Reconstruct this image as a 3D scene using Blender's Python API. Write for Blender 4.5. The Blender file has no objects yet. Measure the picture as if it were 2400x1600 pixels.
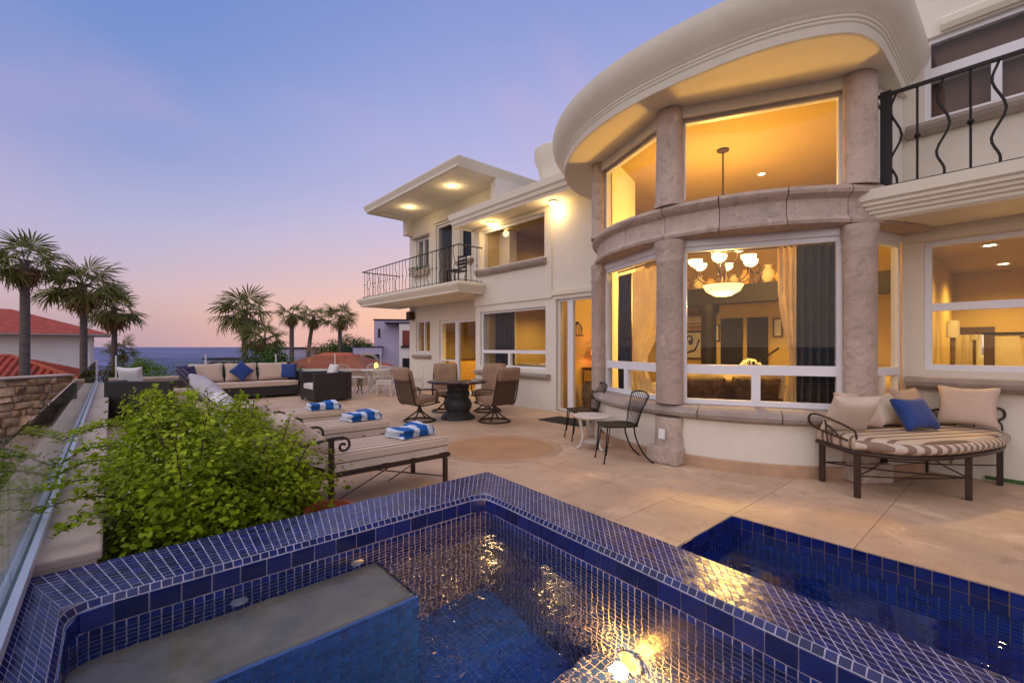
import bpy, math, random
import numpy as np
from mathutils import Vector, Matrix, Euler
random.seed(7); RNG = np.random.default_rng(7)
R = math.radians; PI = math.pi
S = bpy.context.scene
COL = S.collection

# ------------------------------------------------------------------ camera
# world x runs into the house, world y along the facade, the camera stands at the parapet
F = 1066.67; HY = 812.0; EYE = 1.4
cam_d = bpy.data.cameras.new("camera"); cam = bpy.data.objects.new("camera", cam_d); COL.objects.link(cam)
cam_d.sensor_width = 36.0; cam_d.lens = 16.0; cam_d.shift_y = 0.005
cam_d.clip_start = 0.05; cam_d.clip_end = 60000
cam.location = (0, 0, EYE); cam.rotation_euler = (R(90), 0, -math.atan2(.661, .75))
S.camera = cam

# ------------------------------------------------------------------ dusk sky
world = bpy.data.worlds.new("World"); S.world = world; world.use_nodes = True
nt = world.node_tree; nt.nodes.clear()
def wn(t, **kw):
    n = nt.nodes.new(t)
    for k, v in kw.items(): setattr(n, k, v)
    return n
def wl(a, b): nt.links.new(a, b)
out = wn("ShaderNodeOutputWorld"); bg = wn("ShaderNodeBackground"); wl(bg.outputs[0], out.inputs[0])
tc = wn("ShaderNodeTexCoord"); nrm = wn("ShaderNodeVectorMath", operation="NORMALIZE"); wl(tc.outputs["Generated"], nrm.inputs[0])
sep = wn("ShaderNodeSeparateXYZ"); wl(nrm.outputs[0], sep.inputs[0])
def ramp(stops):
    r = wn("ShaderNodeValToRGB"); e = r.color_ramp.elements
    while len(e) > 1: e.remove(e[-1])
    e[0].position = stops[0][0]; e[0].color = (*stops[0][1], 1)
    for p, c in stops[1:]:
        x = e.new(p); x.color = (*c, 1)
    return r
def lin(r, g, b): return tuple(((c / 255 + .055) / 1.055) ** 2.4 if c > 10 else c / 255 / 12.92 for c in (r, g, b))
mp = wn("ShaderNodeMapRange"); mp.inputs[1].default_value = 0; mp.inputs[2].default_value = 1; wl(sep.outputs[2], mp.inputs[0])
cool = ramp([(0, lin(178, 154, 174)), (.03, lin(188, 160, 175)), (.06, lin(199, 170, 179)), (.10, lin(204, 179, 194)), (.20, lin(178, 179, 214)), (.32, lin(138, 157, 210)), (.50, lin(116, 143, 206)), (1, lin(93, 122, 192))])
warm = ramp([(0, lin(255, 192, 158)), (.06, lin(253, 196, 164)), (.14, lin(228, 192, 192)), (.26, lin(202, 190, 222)), (.42, lin(180, 180, 226)), (.58, lin(156, 165, 220)), (1, lin(92, 118, 186))])
wl(mp.outputs[0], cool.inputs[0]); wl(mp.outputs[0], warm.inputs[0])
SUNAZ = Vector((.80, .60, 0)).normalized()       # the afterglow stands behind the far end of the house
dt = wn("ShaderNodeVectorMath", operation="DOT_PRODUCT"); dt.inputs[1].default_value = SUNAZ; wl(nrm.outputs[0], dt.inputs[0])
ma = wn("ShaderNodeMapRange", interpolation_type="SMOOTHSTEP"); ma.inputs[1].default_value = .52; ma.inputs[2].default_value = 1.0; wl(dt.outputs["Value"], ma.inputs[0])
mx = wn("ShaderNodeMixRGB"); wl(ma.outputs[0], mx.inputs[0]); wl(cool.outputs[0], mx.inputs[1]); wl(warm.outputs[0], mx.inputs[2])
# thin pink cirrus
cm = wn("ShaderNodeMapping"); cm.inputs["Rotation"].default_value = (R(20), R(-25), R(35)); cm.inputs["Scale"].default_value = (1.1, 4.2, 3.2); cm.inputs["Location"].default_value = (2.3, .7, .4); wl(nrm.outputs[0], cm.inputs[0])
cn = wn("ShaderNodeTexNoise"); cn.inputs["Scale"].default_value = 1.15; cn.inputs["Detail"].default_value = 5; cn.inputs["Roughness"].default_value = .42; cn.inputs["Distortion"].default_value = .5; wl(cm.outputs[0], cn.inputs["Vector"])
cr = wn("ShaderNodeMapRange", interpolation_type="SMOOTHSTEP"); cr.inputs[1].default_value = .50; cr.inputs[2].default_value = .80; cr.inputs[4].default_value = .36; wl(cn.outputs[0], cr.inputs[0])
cmx = wn("ShaderNodeMixRGB"); cmx.inputs[2].default_value = (*lin(206, 172, 208), 1); wl(cr.outputs[0], cmx.inputs[0]); wl(mx.outputs[0], cmx.inputs[1])
sky = wn("ShaderNodeTexSky", sky_type="NISHITA"); sky.sun_disc = False; sky.sun_elevation = R(1.0); sky.sun_rotation = math.atan2(SUNAZ.x, SUNAZ.y); sky.altitude = 40
sk = wn("ShaderNodeMixRGB", blend_type="ADD"); sk.inputs[0].default_value = .015; wl(cmx.outputs[0], sk.inputs[1]); wl(sky.outputs[0], sk.inputs[2])
wl(sk.outputs[0], bg.inputs[0]); bg.inputs[1].default_value = 1.0

# added fill lamp lifting the facade: very wide, so its shadows have no edge
sun_d = bpy.data.lights.new("sun", "SUN"); sun = bpy.data.objects.new("sun", sun_d); COL.objects.link(sun)
sun_d.energy = 2.05; sun_d.angle = R(110); sun_d.color = (1.0, .81, .60)
sun.rotation_euler = Vector((.62, .18, -.76)).to_track_quat('-Z', 'Y').to_euler()

vs = S.view_settings
vs.view_transform = 'Standard'; vs.look = 'None'; vs.exposure = 0.0; vs.gamma = 1.0; vs.use_curve_mapping = False
cy = S.cycles
cy.use_denoising = True; cy.max_bounces = 8; cy.diffuse_bounces = 3; cy.glossy_bounces = 4; cy.transmission_bounces = 8; cy.transparent_max_bounces = 24
cy.caustics_reflective = False; cy.caustics_refractive = True; cy.sample_clamp_indirect = 6.0; cy.blur_glossy = .5

# ------------------------------------------------------------------ helpers
def PX(x, y, Z):
    "world point seen at photo pixel (x, y) at depth Z"
    X = (x - 1200) / F * Z
    return Vector((.75 * X + .661 * Z, -.661 * X + .75 * Z, EYE + (HY - y) / F * Z))
def GP(x, y, z=0.):
    return PX(x, y, F * (EYE - z) / (y - HY))

class MB:
    "collects geometry, builds one mesh object"
    def __init__(s): s.v = []; s.f = []; s.m = []
    def add(s, v, f, m=0):
        b = len(s.v); s.v.extend(tuple(p) for p in v)
        for q in f: s.f.append(tuple(i + b for i in q)); s.m.append(m)
        return s
    def box(s, x0, x1, y0, y1, z0, z1, m=0):
        return s.add([(x0, y0, z0), (x1, y0, z0), (x1, y1, z0), (x0, y1, z0), (x0, y0, z1), (x1, y0, z1), (x1, y1, z1), (x0, y1, z1)],
                     [(0, 3, 2, 1), (4, 5, 6, 7), (0, 1, 5, 4), (1, 2, 6, 5), (2, 3, 7, 6), (3, 0, 4, 7)], m)
    def bar(s, p0, p1, a0, a1, z0, z1, w0, w1, m=0):
        "box along plan line p0->p1 from distance a0 to a1, depth w0..w1 to its left"
        p0 = Vector(p0); d = (Vector(p1) - p0).normalized(); n = Vector((-d.y, d.x))
        q = [p0 + d * a + n * w for a, w in ((a0, w0), (a1, w0), (a1, w1), (a0, w1))]
        return s.prism([(c.x, c.y) for c in q], z0, z1, m)
    def mbox(s, M, x0, x1, y0, y1, z0, z1, m=0):
        t = MB().box(x0, x1, y0, y1, z0, z1); return s.add([M @ Vector(p) for p in t.v], t.f, m)
    def prism(s, poly, z0, z1, m=0):
        n = len(poly); A = sum(poly[i][0] * poly[(i + 1) % n][1] - poly[(i + 1) % n][0] * poly[i][1] for i in range(n))
        if A < 0: poly = poly[::-1]
        v = [(x, y, z0) for x, y in poly] + [(x, y, z1) for x, y in poly]
        f = [tuple(range(n - 1, -1, -1)), tuple(range(n, 2 * n))] + [(i, (i + 1) % n, n + (i + 1) % n, n + i) for i in range(n)]
        return s.add(v, f, m)
    def tube(s, pts, r, n=8, closed=False, m=0, flat=None):
        pts = [Vector(p) for p in pts]; k = len(pts); rr = r if isinstance(r, (list, tuple)) else [r] * k
        v = []; up = Vector((0, 0, 1)); N = None
        for i in range(k):
            a = pts[(i - 1) % k] if closed or i > 0 else pts[i]; b = pts[(i + 1) % k] if closed or i < k - 1 else pts[i]
            t = (b - a); t = t.normalized() if t.length > 1e-9 else Vector((0, 0, 1))
            if N is None:
                N = t.cross(up); N = N.normalized() if N.length > 1e-4 else t.cross(Vector((1, 0, 0))).normalized()
            else:
                N = (N - t * N.dot(t)); N = N.normalized() if N.length > 1e-6 else t.orthogonal().normalized()
            B = t.cross(N)
            for j in range(n):
                a_ = 2 * PI * j / n + PI / n; v.append(pts[i] + (N * math.cos(a_) + B * math.sin(a_)) * rr[i])
        f = []
        for i in range(k if closed else k - 1):
            for j in range(n):
                p, q = i * n, ((i + 1) % k) * n; f.append((p + j, q + j, q + (j + 1) % n, p + (j + 1) % n))
        if not closed: f += [tuple(range(n)), tuple(range((k - 1) * n + n - 1, (k - 1) * n - 1, -1))]
        return s.add(v, f, m)
    def lathe(s, prof, c=(0, 0, 0), n=20, m=0, a0=0, ex=1.0, ey=1.0):
        v = []; f = []; k = len(prof)
        for r, z in prof:
            for j in range(n):
                a = a0 + 2 * PI * j / n; v.append((c[0] + r * ex * math.cos(a), c[1] + r * ey * math.sin(a), c[2] + z))
        for i in range(k - 1):
            for j in range(n): f.append((i * n + j, i * n + (j + 1) % n, (i + 1) * n + (j + 1) % n, (i + 1) * n + j))
        if prof[0][0] > 1e-4: f.append(tuple(range(n - 1, -1, -1)))
        if prof[-1][0] > 1e-4: f.append(tuple(range((k - 1) * n, k * n)))
        return s.add(v, f, m)
    def sweep(s, path, prof, m=0, closed=False, caps=True):
        "closed profile (d to the right of the path, z) along a plan path"
        P = [Vector(p) for p in path]; k = len(P); n = len(prof); v = []; f = []
        for i in range(k):
            a = P[i - 1] if (i > 0 or closed) else P[i]; b = P[(i + 1) % k] if (i < k - 1 or closed) else P[i]
            d1 = (P[i] - a); d2 = (b - P[i])
            d1 = d1.normalized() if d1.length > 1e-9 else d2.normalized(); d2 = d2.normalized() if d2.length > 1e-9 else d1
            t = (d1 + d2).normalized(); nn = Vector((t.y, -t.x)); c = max(.35, t.dot(d1))
            for d, z in prof: v.append((P[i].x + nn.x * d / c, P[i].y + nn.y * d / c, z))
        for i in range(k if closed else k - 1):
            p, q = i * n, ((i + 1) % k) * n
            for j in range(n): f.append((p + j, p + (j + 1) % n, q + (j + 1) % n, q + j))
        if caps and not closed: f += [tuple(range(n - 1, -1, -1)), tuple(range((k - 1) * n, k * n))]
        return s.add(v, f, m)
    def xf(s, M):
        s.v = [tuple(M @ Vector(p)) for p in s.v]; return s
    def build(s, name, mat, parent=None, smooth=None, bevel=0, seg=2, world=False, sub=0):
        me = bpy.data.meshes.new(name); me.from_pydata(s.v, [], s.f)
        mats = mat if isinstance(mat, (list, tuple)) else [mat]
        for q in mats: me.materials.append(q)
        if len(mats) > 1: me.polygons.foreach_set("material_index", s.m)
        fix_normals(me)
        if smooth is not None:
            me.shade_smooth(); me.set_sharp_from_angle(angle=R(smooth))
        o = link(name, me, parent, world)
        if bevel:
            b = o.modifiers.new("bevel", "BEVEL"); b.width = bevel; b.segments = seg; b.limit_method = 'ANGLE'; b.angle_limit = R(40); b.harden_normals = False
        if sub:
            u = o.modifiers.new("sub", "SUBSURF"); u.levels = sub; u.render_levels = sub
        return o
import bmesh
def fix_normals(me):
    bm = bmesh.new(); bm.from_mesh(me); bmesh.ops.recalc_face_normals(bm, faces=bm.faces); bm.to_mesh(me); bm.free(); me.update()
def link(name, me, parent=None, world=False):
    o = bpy.data.objects.new(name, me); COL.objects.link(o)
    if parent is not None:
        o.parent = parent
        if world: o.location = -Vector(parent.location)
    return o
def tag(o, label=None, cat=None, group=None, kind=None):
    if label: o["label"] = label
    if cat: o["category"] = cat
    if group: o["group"] = group
    if kind: o["kind"] = kind
    return o
def thing(name, loc, label, cat, group=None, rz=0):
    o = bpy.data.objects.new(name, None); COL.objects.link(o); o.empty_display_size = .1
    o.location = loc; o.rotation_euler = (0, 0, rz)
    return tag(o, label, cat, group)
def clone(root, loc=None, rz=None, label=None):
    r = root.copy(); COL.objects.link(r)
    if loc is not None: r.location = loc
    if rz is not None: r.rotation_euler = (0, 0, rz)
    if label: r["label"] = label
    def kids(a, b):
        for ch in a.children:
            c = ch.copy(); COL.objects.link(c); c.parent = b; kids(ch, c)
    kids(root, r)
    return r
def fastmesh(name, V, Fq, mat, smooth=False):
    "numpy verts and quads -> mesh"
    V = np.asarray(V, dtype=np.float32); Fq = np.asarray(Fq, dtype=np.int32); n = Fq.shape[1]
    me = bpy.data.meshes.new(name); me.vertices.add(len(V)); me.vertices.foreach_set("co", V.ravel())
    me.loops.add(Fq.size); me.loops.foreach_set("vertex_index", Fq.ravel())
    me.polygons.add(len(Fq)); me.polygons.foreach_set("loop_start", np.arange(0, Fq.size, n, dtype=np.int32))
    me.update(calc_edges=True); me.materials.append(mat)
    if smooth: me.shade_smooth()
    return me
def cushion(w, d, h, n=7, puff=.5, pin=.10, rnd=.18):
    "soft box: w x d x h, centred, edges round, faces bulging, corners drawn out a little"
    b = MB(); idx = {}
    def pt(u, v, q):
        r = 1 - rnd * .35 * (abs(u) ** 6 * abs(v) ** 6)
        x = u * w / 2 * (1 - pin * .35 * (1 - abs(v) ** 2.) * abs(u) ** 3) * r; y = v * d / 2 * (1 - pin * .35 * (1 - abs(u) ** 2.) * abs(v) ** 3) * r
        e = max(0., 1 - abs(u) ** 4) ** .5 * max(0., 1 - abs(v) ** 4) ** .5
        z = q * h / 2 * (1 - puff + puff * e)
        return (x, y, z)
    N = n
    g = [-1 + 2 * i / N for i in range(N + 1)]; g = [math.copysign(abs(a) ** .72, a) for a in g]
    top = [[None] * (N + 1) for _ in range(N + 1)]; bot = [[None] * (N + 1) for _ in range(N + 1)]
    for i, u in enumerate(g):
        for j, v in enumerate(g):
            top[i][j] = len(b.v); b.v.append(pt(u, v, 1)); bot[i][j] = len(b.v); b.v.append(pt(u, v, -1))
    for i in range(N):
        for j in range(N):
            b.f.append((top[i][j], top[i + 1][j], top[i + 1][j + 1], top[i][j + 1])); b.f.append((bot[i][j], bot[i][j + 1], bot[i + 1][j + 1], bot[i + 1][j]))
    ring = [(i, 0) for i in range(N)] + [(N, j) for j in range(N)] + [(i, N) for i in range(N, 0, -1)] + [(0, j) for j in range(N, 0, -1)]
    for k in range(len(ring)):
        a, c = ring[k], ring[(k + 1) % len(ring)]; b.f.append((bot[a[0]][a[1]], bot[c[0]][c[1]], top[c[0]][c[1]], top[a[0]][a[1]]))
    b.m = [0] * len(b.f)
    return b
def TR(x=0, y=0, z=0, rx=0, ry=0, rz=0):
    return Matrix.Translation((x, y, z)) @ Euler((rx, ry, rz)).to_matrix().to_4x4()
def spline(pts, n=8):
    "Catmull-Rom"
    P = [Vector(p) for p in pts]; P = [P[0] * 2 - P[1]] + P + [P[-1] * 2 - P[-2]]; o = []
    for i in range(1, len(P) - 2):
        for k in range(n):
            t = k / n; a, b, c, d = P[i - 1:i + 3]
            o.append(.5 * ((2 * b) + (c - a) * t + (2 * a - 5 * b + 4 * c - d) * t * t + (3 * b - a - 3 * c + d) * t ** 3))
    o.append(P[-2]); return o

# ------------------------------------------------------------------ materials
def pm(name, col, rough=.6, var=.12, scale=4., bump=.12, bscale=60., metal=0., spec=.5, coat=0., col2=None, emit=0., isl=0., detail=6, sheen=0., stretch=None, trans=0., bdist=.01):
    m = bpy.data.materials.new(name); m.use_nodes = True; t = m.node_tree; n = t.nodes; b = n["Principled BSDF"]
    def L(a, c): t.links.new(a, c)
    b.inputs["Roughness"].default_value = rough; b.inputs["Metallic"].default_value = metal; b.inputs["Specular IOR Level"].default_value = spec
    b.inputs["Coat Weight"].default_value = coat; b.inputs["Sheen Weight"].default_value = sheen
    co = n.new("ShaderNodeTexCoord"); vec = co.outputs["Object"]
    if stretch:
        g = n.new("ShaderNodeMapping"); g.inputs["Scale"].default_value = stretch; L(vec, g.inputs[0]); vec = g.outputs[0]
    no = n.new("ShaderNodeTexNoise"); no.inputs["Scale"].default_value = scale; no.inputs["Detail"].default_value = detail; no.inputs["Roughness"].default_value = .6; L(vec, no.inputs["Vector"])
    mr = n.new("ShaderNodeMapRange"); mr.inputs[1].default_value = .3; mr.inputs[2].default_value = .7; L(no.outputs[0], mr.inputs[0])
    mix = n.new("ShaderNodeMixRGB"); c2 = col2 or tuple(max(0, c * (1 - var * 2)) for c in col); c1 = col if col2 else tuple(min(1, c * (1 + var * .6)) for c in col)
    mix.inputs[1].default_value = (*c1, 1); mix.inputs[2].default_value = (*c2, 1); L(mr.outputs[0], mix.inputs[0]); res = mix.outputs[0]
    if isl:
        ge = n.new("ShaderNodeNewGeometry"); hs = n.new("ShaderNodeHueSaturation"); mm = n.new("ShaderNodeMapRange"); mm.inputs[3].default_value = 1 - isl; mm.inputs[4].default_value = 1 + isl
        oi = n.new("ShaderNodeObjectInfo"); ad = n.new("ShaderNodeMath"); ad.operation = 'ADD'; fr = n.new("ShaderNodeMath"); fr.operation = 'FRACT'
        L(ge.outputs["Random Per Island"], ad.inputs[0]); L(oi.outputs["Random"], ad.inputs[1]); L(ad.outputs[0], fr.inputs[0]); L(fr.outputs[0], mm.inputs[0])
        L(mm.outputs[0], hs.inputs["Value"]); L(res, hs.inputs["Color"]); res = hs.outputs[0]
    L(res, b.inputs["Base Color"])
    if bump:
        nb = n.new("ShaderNodeTexNoise"); nb.inputs["Scale"].default_value = bscale; nb.inputs["Detail"].default_value = 4; L(vec, nb.inputs["Vector"])
        bp = n.new("ShaderNodeBump"); bp.inputs["Strength"].default_value = bump; bp.inputs["Distance"].default_value = bdist; L(nb.outputs[0], bp.inputs["Height"]); L(bp.outputs[0], b.inputs["Normal"])
    if emit:
        L(res, b.inputs["Emission Color"]); b.inputs["Emission Strength"].default_value = emit
    if trans:
        tr = n.new("ShaderNodeBsdfTranslucent"); L(res, tr.inputs[0]); ms = n.new("ShaderNodeMixShader"); ms.inputs[0].default_value = trans
        L(b.outputs[0], ms.inputs[1]); L(tr.outputs[0], ms.inputs[2]); L(ms.outputs[0], n["Material Output"].inputs[0])
    return m
def glassm(name, tint=(.93, .95, .95), refl=1.0, rough=0.0):
    "thin pane: clear body, fresnel mirror on top"
    m = bpy.data.materials.new(name); m.use_nodes = True; t = m.node_tree; n = t.nodes; n.clear()
    o = n.new("ShaderNodeOutputMaterial"); tr = n.new("ShaderNodeBsdfTransparent"); tr.inputs[0].default_value = (*tint, 1)
    g = n.new("ShaderNodeBsdfGlossy"); g.inputs["Roughness"].default_value = rough
    fr = n.new("ShaderNodeFresnel"); ge = n.new("ShaderNodeNewGeometry"); io = n.new("ShaderNodeMapRange"); io.inputs[3].default_value = 1.45; io.inputs[4].default_value = 1 / 1.45
    t.links.new(ge.outputs["Backfacing"], io.inputs[0]); t.links.new(io.outputs[0], fr.inputs["IOR"]); mu = n.new("ShaderNodeMath"); mu.operation = 'MULTIPLY'; mu.inputs[1].default_value = refl
    t.links.new(fr.outputs[0], mu.inputs[0]); ms = n.new("ShaderNodeMixShader"); t.links.new(mu.outputs[0], ms.inputs[0])
    t.links.new(tr.outputs[0], ms.inputs[1]); t.links.new(g.outputs[0], ms.inputs[2]); t.links.new(ms.outputs[0], o.inputs[0])
    return m
def glow(name, col, strength):
    m = bpy.data.materials.new(name); m.use_nodes = True; b = m.node_tree.nodes["Principled BSDF"]
    b.inputs["Base Color"].default_value = (*col, 1); b.inputs["Emission Color"].default_value = (*col, 1); b.inputs["Emission Strength"].default_value = strength
    return m
def stripem(name, ca, cb, axis, period, duty=.5, phase=0, rough=.8, third=None):
    m = pm(name, ca, rough, var=.05, bump=.15, bscale=180); t = m.node_tree; n = t.nodes; b = n["Principled BSDF"]
    src = b.inputs["Base Color"].links[0].from_socket
    co = n.new("ShaderNodeTexCoord"); sp = n.new("ShaderNodeSeparateXYZ"); t.links.new(co.outputs["Object"], sp.inputs[0])
    a = n.new("ShaderNodeMath"); a.operation = 'MULTIPLY_ADD'; a.inputs[1].default_value = 1 / period; a.inputs[2].default_value = phase + 100; t.links.new(sp.outputs[axis], a.inputs[0])
    fr = n.new("ShaderNodeMath"); fr.operation = 'FRACT'; t.links.new(a.outputs[0], fr.inputs[0])
    lt = n.new("ShaderNodeMath"); lt.operation = 'LESS_THAN'; lt.inputs[1].default_value = duty; t.links.new(fr.outputs[0], lt.inputs[0])
    mx_ = n.new("ShaderNodeMixRGB"); mx_.inputs[2].default_value = (*cb, 1); t.links.new(lt.outputs[0], mx_.inputs[0]); t.links.new(src, mx_.inputs[1])
    t.links.new(mx_.outputs[0], b.inputs["Base Color"]); return m

def stainm(name, ca, cb, cc, rough=.62, s1=1.0, s2=7., s3=38., spec=.35, isl=.07, k=1.0):
    "mottled stone: broad patches, medium blotches, dark pits and pale scuffs"
    m = pm(name, ca, rough, scale=s1, bump=.22, bscale=18, col2=cb, detail=10, spec=spec, isl=isl); t = m.node_tree; n = t.nodes; b = n["Principled BSDF"]
    src = b.inputs["Base Color"].links[0].from_socket; co = n.new("ShaderNodeTexCoord")
    for sc, lo, hi, col, amt in ((s2, .52, .72, cc, .75), (s3, .63, .70, tuple(c * .4 for c in cb), .85), (s1 * 2.7, .56, .76, tuple(min(1, c * 1.3) for c in ca), .8)):
        no = n.new("ShaderNodeTexNoise"); no.inputs["Scale"].default_value = sc; no.inputs["Detail"].default_value = 8; no.inputs["Roughness"].default_value = .65; no.inputs["Distortion"].default_value = .8; t.links.new(co.outputs["Object"], no.inputs["Vector"])
        mr = n.new("ShaderNodeMapRange"); mr.inputs[1].default_value = lo; mr.inputs[2].default_value = hi; mr.inputs[4].default_value = amt * k; t.links.new(no.outputs[0], mr.inputs[0])
        mx_ = n.new("ShaderNodeMixRGB"); mx_.inputs[2].default_value = (*col, 1); t.links.new(mr.outputs[0], mx_.inputs[0]); t.links.new(src, mx_.inputs[1]); src = mx_.outputs[0]
    t.links.new(src, b.inputs["Base Color"])
    rr = n.new("ShaderNodeMapRange"); rr.inputs[3].default_value = rough - .2; rr.inputs[4].default_value = rough + .2; t.links.new(no.outputs[0], rr.inputs[0]); t.links.new(rr.outputs[0], b.inputs["Roughness"])
    return m
M = {}
M['stucco'] = stainm('stucco', (.78, .73, .63), (.73, .675, .58), (.66, .59, .49), .85, .45, 2.2, 70., .2, 0.02, .4); M['stucco'].node_tree.nodes['Bump'].inputs['Strength'].default_value = .35
M['trim'] = stainm('trim_plaster', (.80, .745, .61), (.75, .69, .56), (.67, .60, .50), .8, .6, 2.6, 60., .2, 0.02, .4)
M['soffit'] = pm("soffit_plaster", (.76, .70, .58), .85, var=.03, scale=1.5, bump=.12, bscale=80, spec=.2)
M['frame'] = pm("white_frame", (.80, .80, .82), .4, var=.02, bump=.02, spec=.5)
M['cantera'] = stainm('cantera_stone', (.56, .45, .37), (.43, .34, .28), (.28, .225, .185), .9, 2.2, 9., 42., .2, .10); M['cantera'].node_tree.nodes['Bump'].inputs['Strength'].default_value = .8; M['cantera'].node_tree.nodes['Bump'].inputs['Distance'].default_value = .018
M['sill'] = pm("stone_sill", (.40, .335, .29), .85, var=.2, scale=5, bump=.4, bscale=34, col2=(.30, .245, .21))
M['glass'] = glassm("window_glass", (.96, .96, .95), .55)
M['dglass'] = glassm("tinted_glass", (.30, .20, .17), 1.0)
M['rail_glass'] = glassm("rail_glass", (.84, .90, .88), 1.0)
M['iron'] = pm("wrought_iron", (.007, .006, .006), .5, var=.2, bump=.15, bscale=90, metal=.3)
M['bronze'] = pm("bronze_paint", (.055, .030, .020), .42, var=.2, bump=.1, bscale=70, metal=.25)
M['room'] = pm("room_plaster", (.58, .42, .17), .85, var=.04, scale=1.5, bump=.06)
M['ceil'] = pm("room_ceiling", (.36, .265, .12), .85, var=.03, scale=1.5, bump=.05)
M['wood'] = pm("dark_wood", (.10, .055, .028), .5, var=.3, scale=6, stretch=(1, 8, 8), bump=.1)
M['floor_in'] = pm("inside_floor", (.35, .24, .14), .4, var=.2, scale=3, bump=.05)
M['tan'] = pm("tan_plaster", (.50, .39, .30), .9, var=.10, scale=2, bump=.3, bscale=40)
M['parapet'] = pm("parapet_plaster", (.56, .43, .34), .85, var=.12, scale=2.4, bump=.22, bscale=30)
M['chan'] = pm("aluminium_channel", (.72, .74, .80), .35, var=.04, bump=.03, metal=.55)
# ================================================================== sea and land
M['sea'] = pm("sea_water", (.11, .13, .30), .5, spec=.25, var=.35, scale=.004, bump=.8, bscale=.05, stretch=(1, 1, 1), bdist=1.5)
M['hill'] = pm("dry_hillside", (.12, .095, .06), .95, var=.3, scale=.08, bump=.5, bscale=.6, col2=(.05, .06, .03))
b = MB(); b.box(-30000, 30000, -30000, 40000, -39, -38); tag(b.build("sea", M['sea']), kind="structure")
b = MB(); N = 46; hv = []
for i in range(N + 1):
    for j in range(N + 1):
        x = -130 + 250 * i / N; y = -70 + 240 * j / N
        d = max(0, (y - 15) * .9 + max(0, -x) * .12 - max(0, x) * .30); z = -3.2 - d * .22 - max(0, d - 70) * .3 + .5 * math.sin(x * .21) * math.cos(y * .17)
        hv.append((x, y, max(-45, z)))
hf = [(i * (N + 1) + j, (i + 1) * (N + 1) + j, (i + 1) * (N + 1) + j + 1, i * (N + 1) + j + 1) for i in range(N) for j in range(N)]
b.add(hv, hf); tag(b.build("hillside", M['hill'], smooth=60), kind="structure")

# ================================================================== terrace
M['slab'] = stainm('sandstone_paving', (.63, .455, .305), (.47, .31, .20), (.40, .255, .16), .55, .9, 4.2, 26.)
M['joint'] = pm("paving_joint", (.40, .27, .18), .9, var=.1)
b = MB()
b.box(2.24, 8.4, 1.63, 16.1, -.5, -.012); b.box(3.87, 8.4, -4, 1.63, -.5, -.012); b.box(-.3, 2.24, 2.87, 16.1, -.5, -.012)
b.box(-.55, 12, -4, 16.4, -3.5, -1.35)
terrace = tag(b.build("terrace", M['joint']), "sandstone terrace floor", None, None, "structure")
xs = [-.07, 1.1, 2.24, 3.06, 3.87, 4.85, 5.85, 6.85, 7.85, 8.4]; ys = [-4, -3.0, -2.0, -1.0, .0, .8, 1.63, 2.2, 2.87] + [2.87 + 1.02 * k for k in range(1, 14)]
for i in range(len(xs) - 1):
    for j in range(len(ys) - 1):
        x0, x1, y0, y1 = xs[i], xs[i + 1], ys[j], ys[j + 1]
        if x1 <= 2.25 and y1 <= 2.88: continue
        if x1 <= 3.88 and y1 <= 1.64: continue
        g = .0022; q = MB().box(x0 + g, x1 - g, y0 + g, y1 - g, -.03, random.uniform(-.0008, .0008))
        q.build("paving_slab", M['slab'], terrace)
M['medal'] = pm("medallion_stone", (.52, .30, .15), .5, var=.14, scale=2.2, bump=.1, bscale=16, col2=(.40, .22, .11), spec=.4)
M['ring'] = pm("ring_stone", (.52, .335, .205), .6, var=.14, scale=3, bump=.1, bscale=16)
me_ = thing("floor_medallion", (4.05, 4.86, 0), "round inlaid stone medallion in the terrace floor before the dining set", "medallion")
q = MB(); q.lathe([(.0, .0015), (.72, .004), (.735, .002)], n=56); q.build("disc", M['medal'], me_)
q = MB(); q.lathe([(.738, .001), (.745, .0045), (.86, .0045), (.868, .001)], n=56); q.build("ring", M['ring'], me_)

# ================================================================== parapet with glass
pw = thing("parapet_wall", (-.29, 9, 0), "low tan plastered parapet wall along the left terrace edge under the glass", "wall")
q = MB(); q.box(-.52, -.05, 2.87, 16.2, -3, .405); q.box(-.52, -.275, -4, 2.868, -3, .405); q.build("wall_body", M['tan'], pw, world=True)
yy = -4.
while yy < 16.2:                                           # coping stones
    y1 = min(yy + 1.32, 16.2); x1 = -.03 if yy > 2.7 else -.272
    if yy < 2.87 < y1: y1 = 2.87; 
    q = MB(); q.box(-.55, -.03 if yy >= 2.86 else -.272, yy + .003, y1 - .003, .402, .452); q.build("coping_stone", M['parapet'], pw, bevel=.012, world=True); yy = y1
gb = thing("glass_balustrade", (-.28, 9, .452), "frameless glass balustrade in a pale metal channel on the left parapet", "balustrade")
q = MB(); q.box(-.325, -.297, -4, 16.05, .453, .50); q.box(-.273, -.245, -4, 16.05, .453, .50); q.box(-.297, -.273, -4, 16.05, .453, .462); q.build("channel", M['chan'], gb, bevel=.003, world=True)
yy = -1.6
while yy < 16:
    y1 = min(yy + 2.05, 16.05); q = MB(); q.box(-.291, -.279, yy + .008, y1 - .008, .464, 1.05); q.build("glass_panel", M['rail_glass'], gb, world=True); yy = y1
q = MB(); q.box(-.31, -.26, 16.05, 16.09, .453, 1.06); q.build("end_post", M['chan'], gb, world=True)
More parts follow.
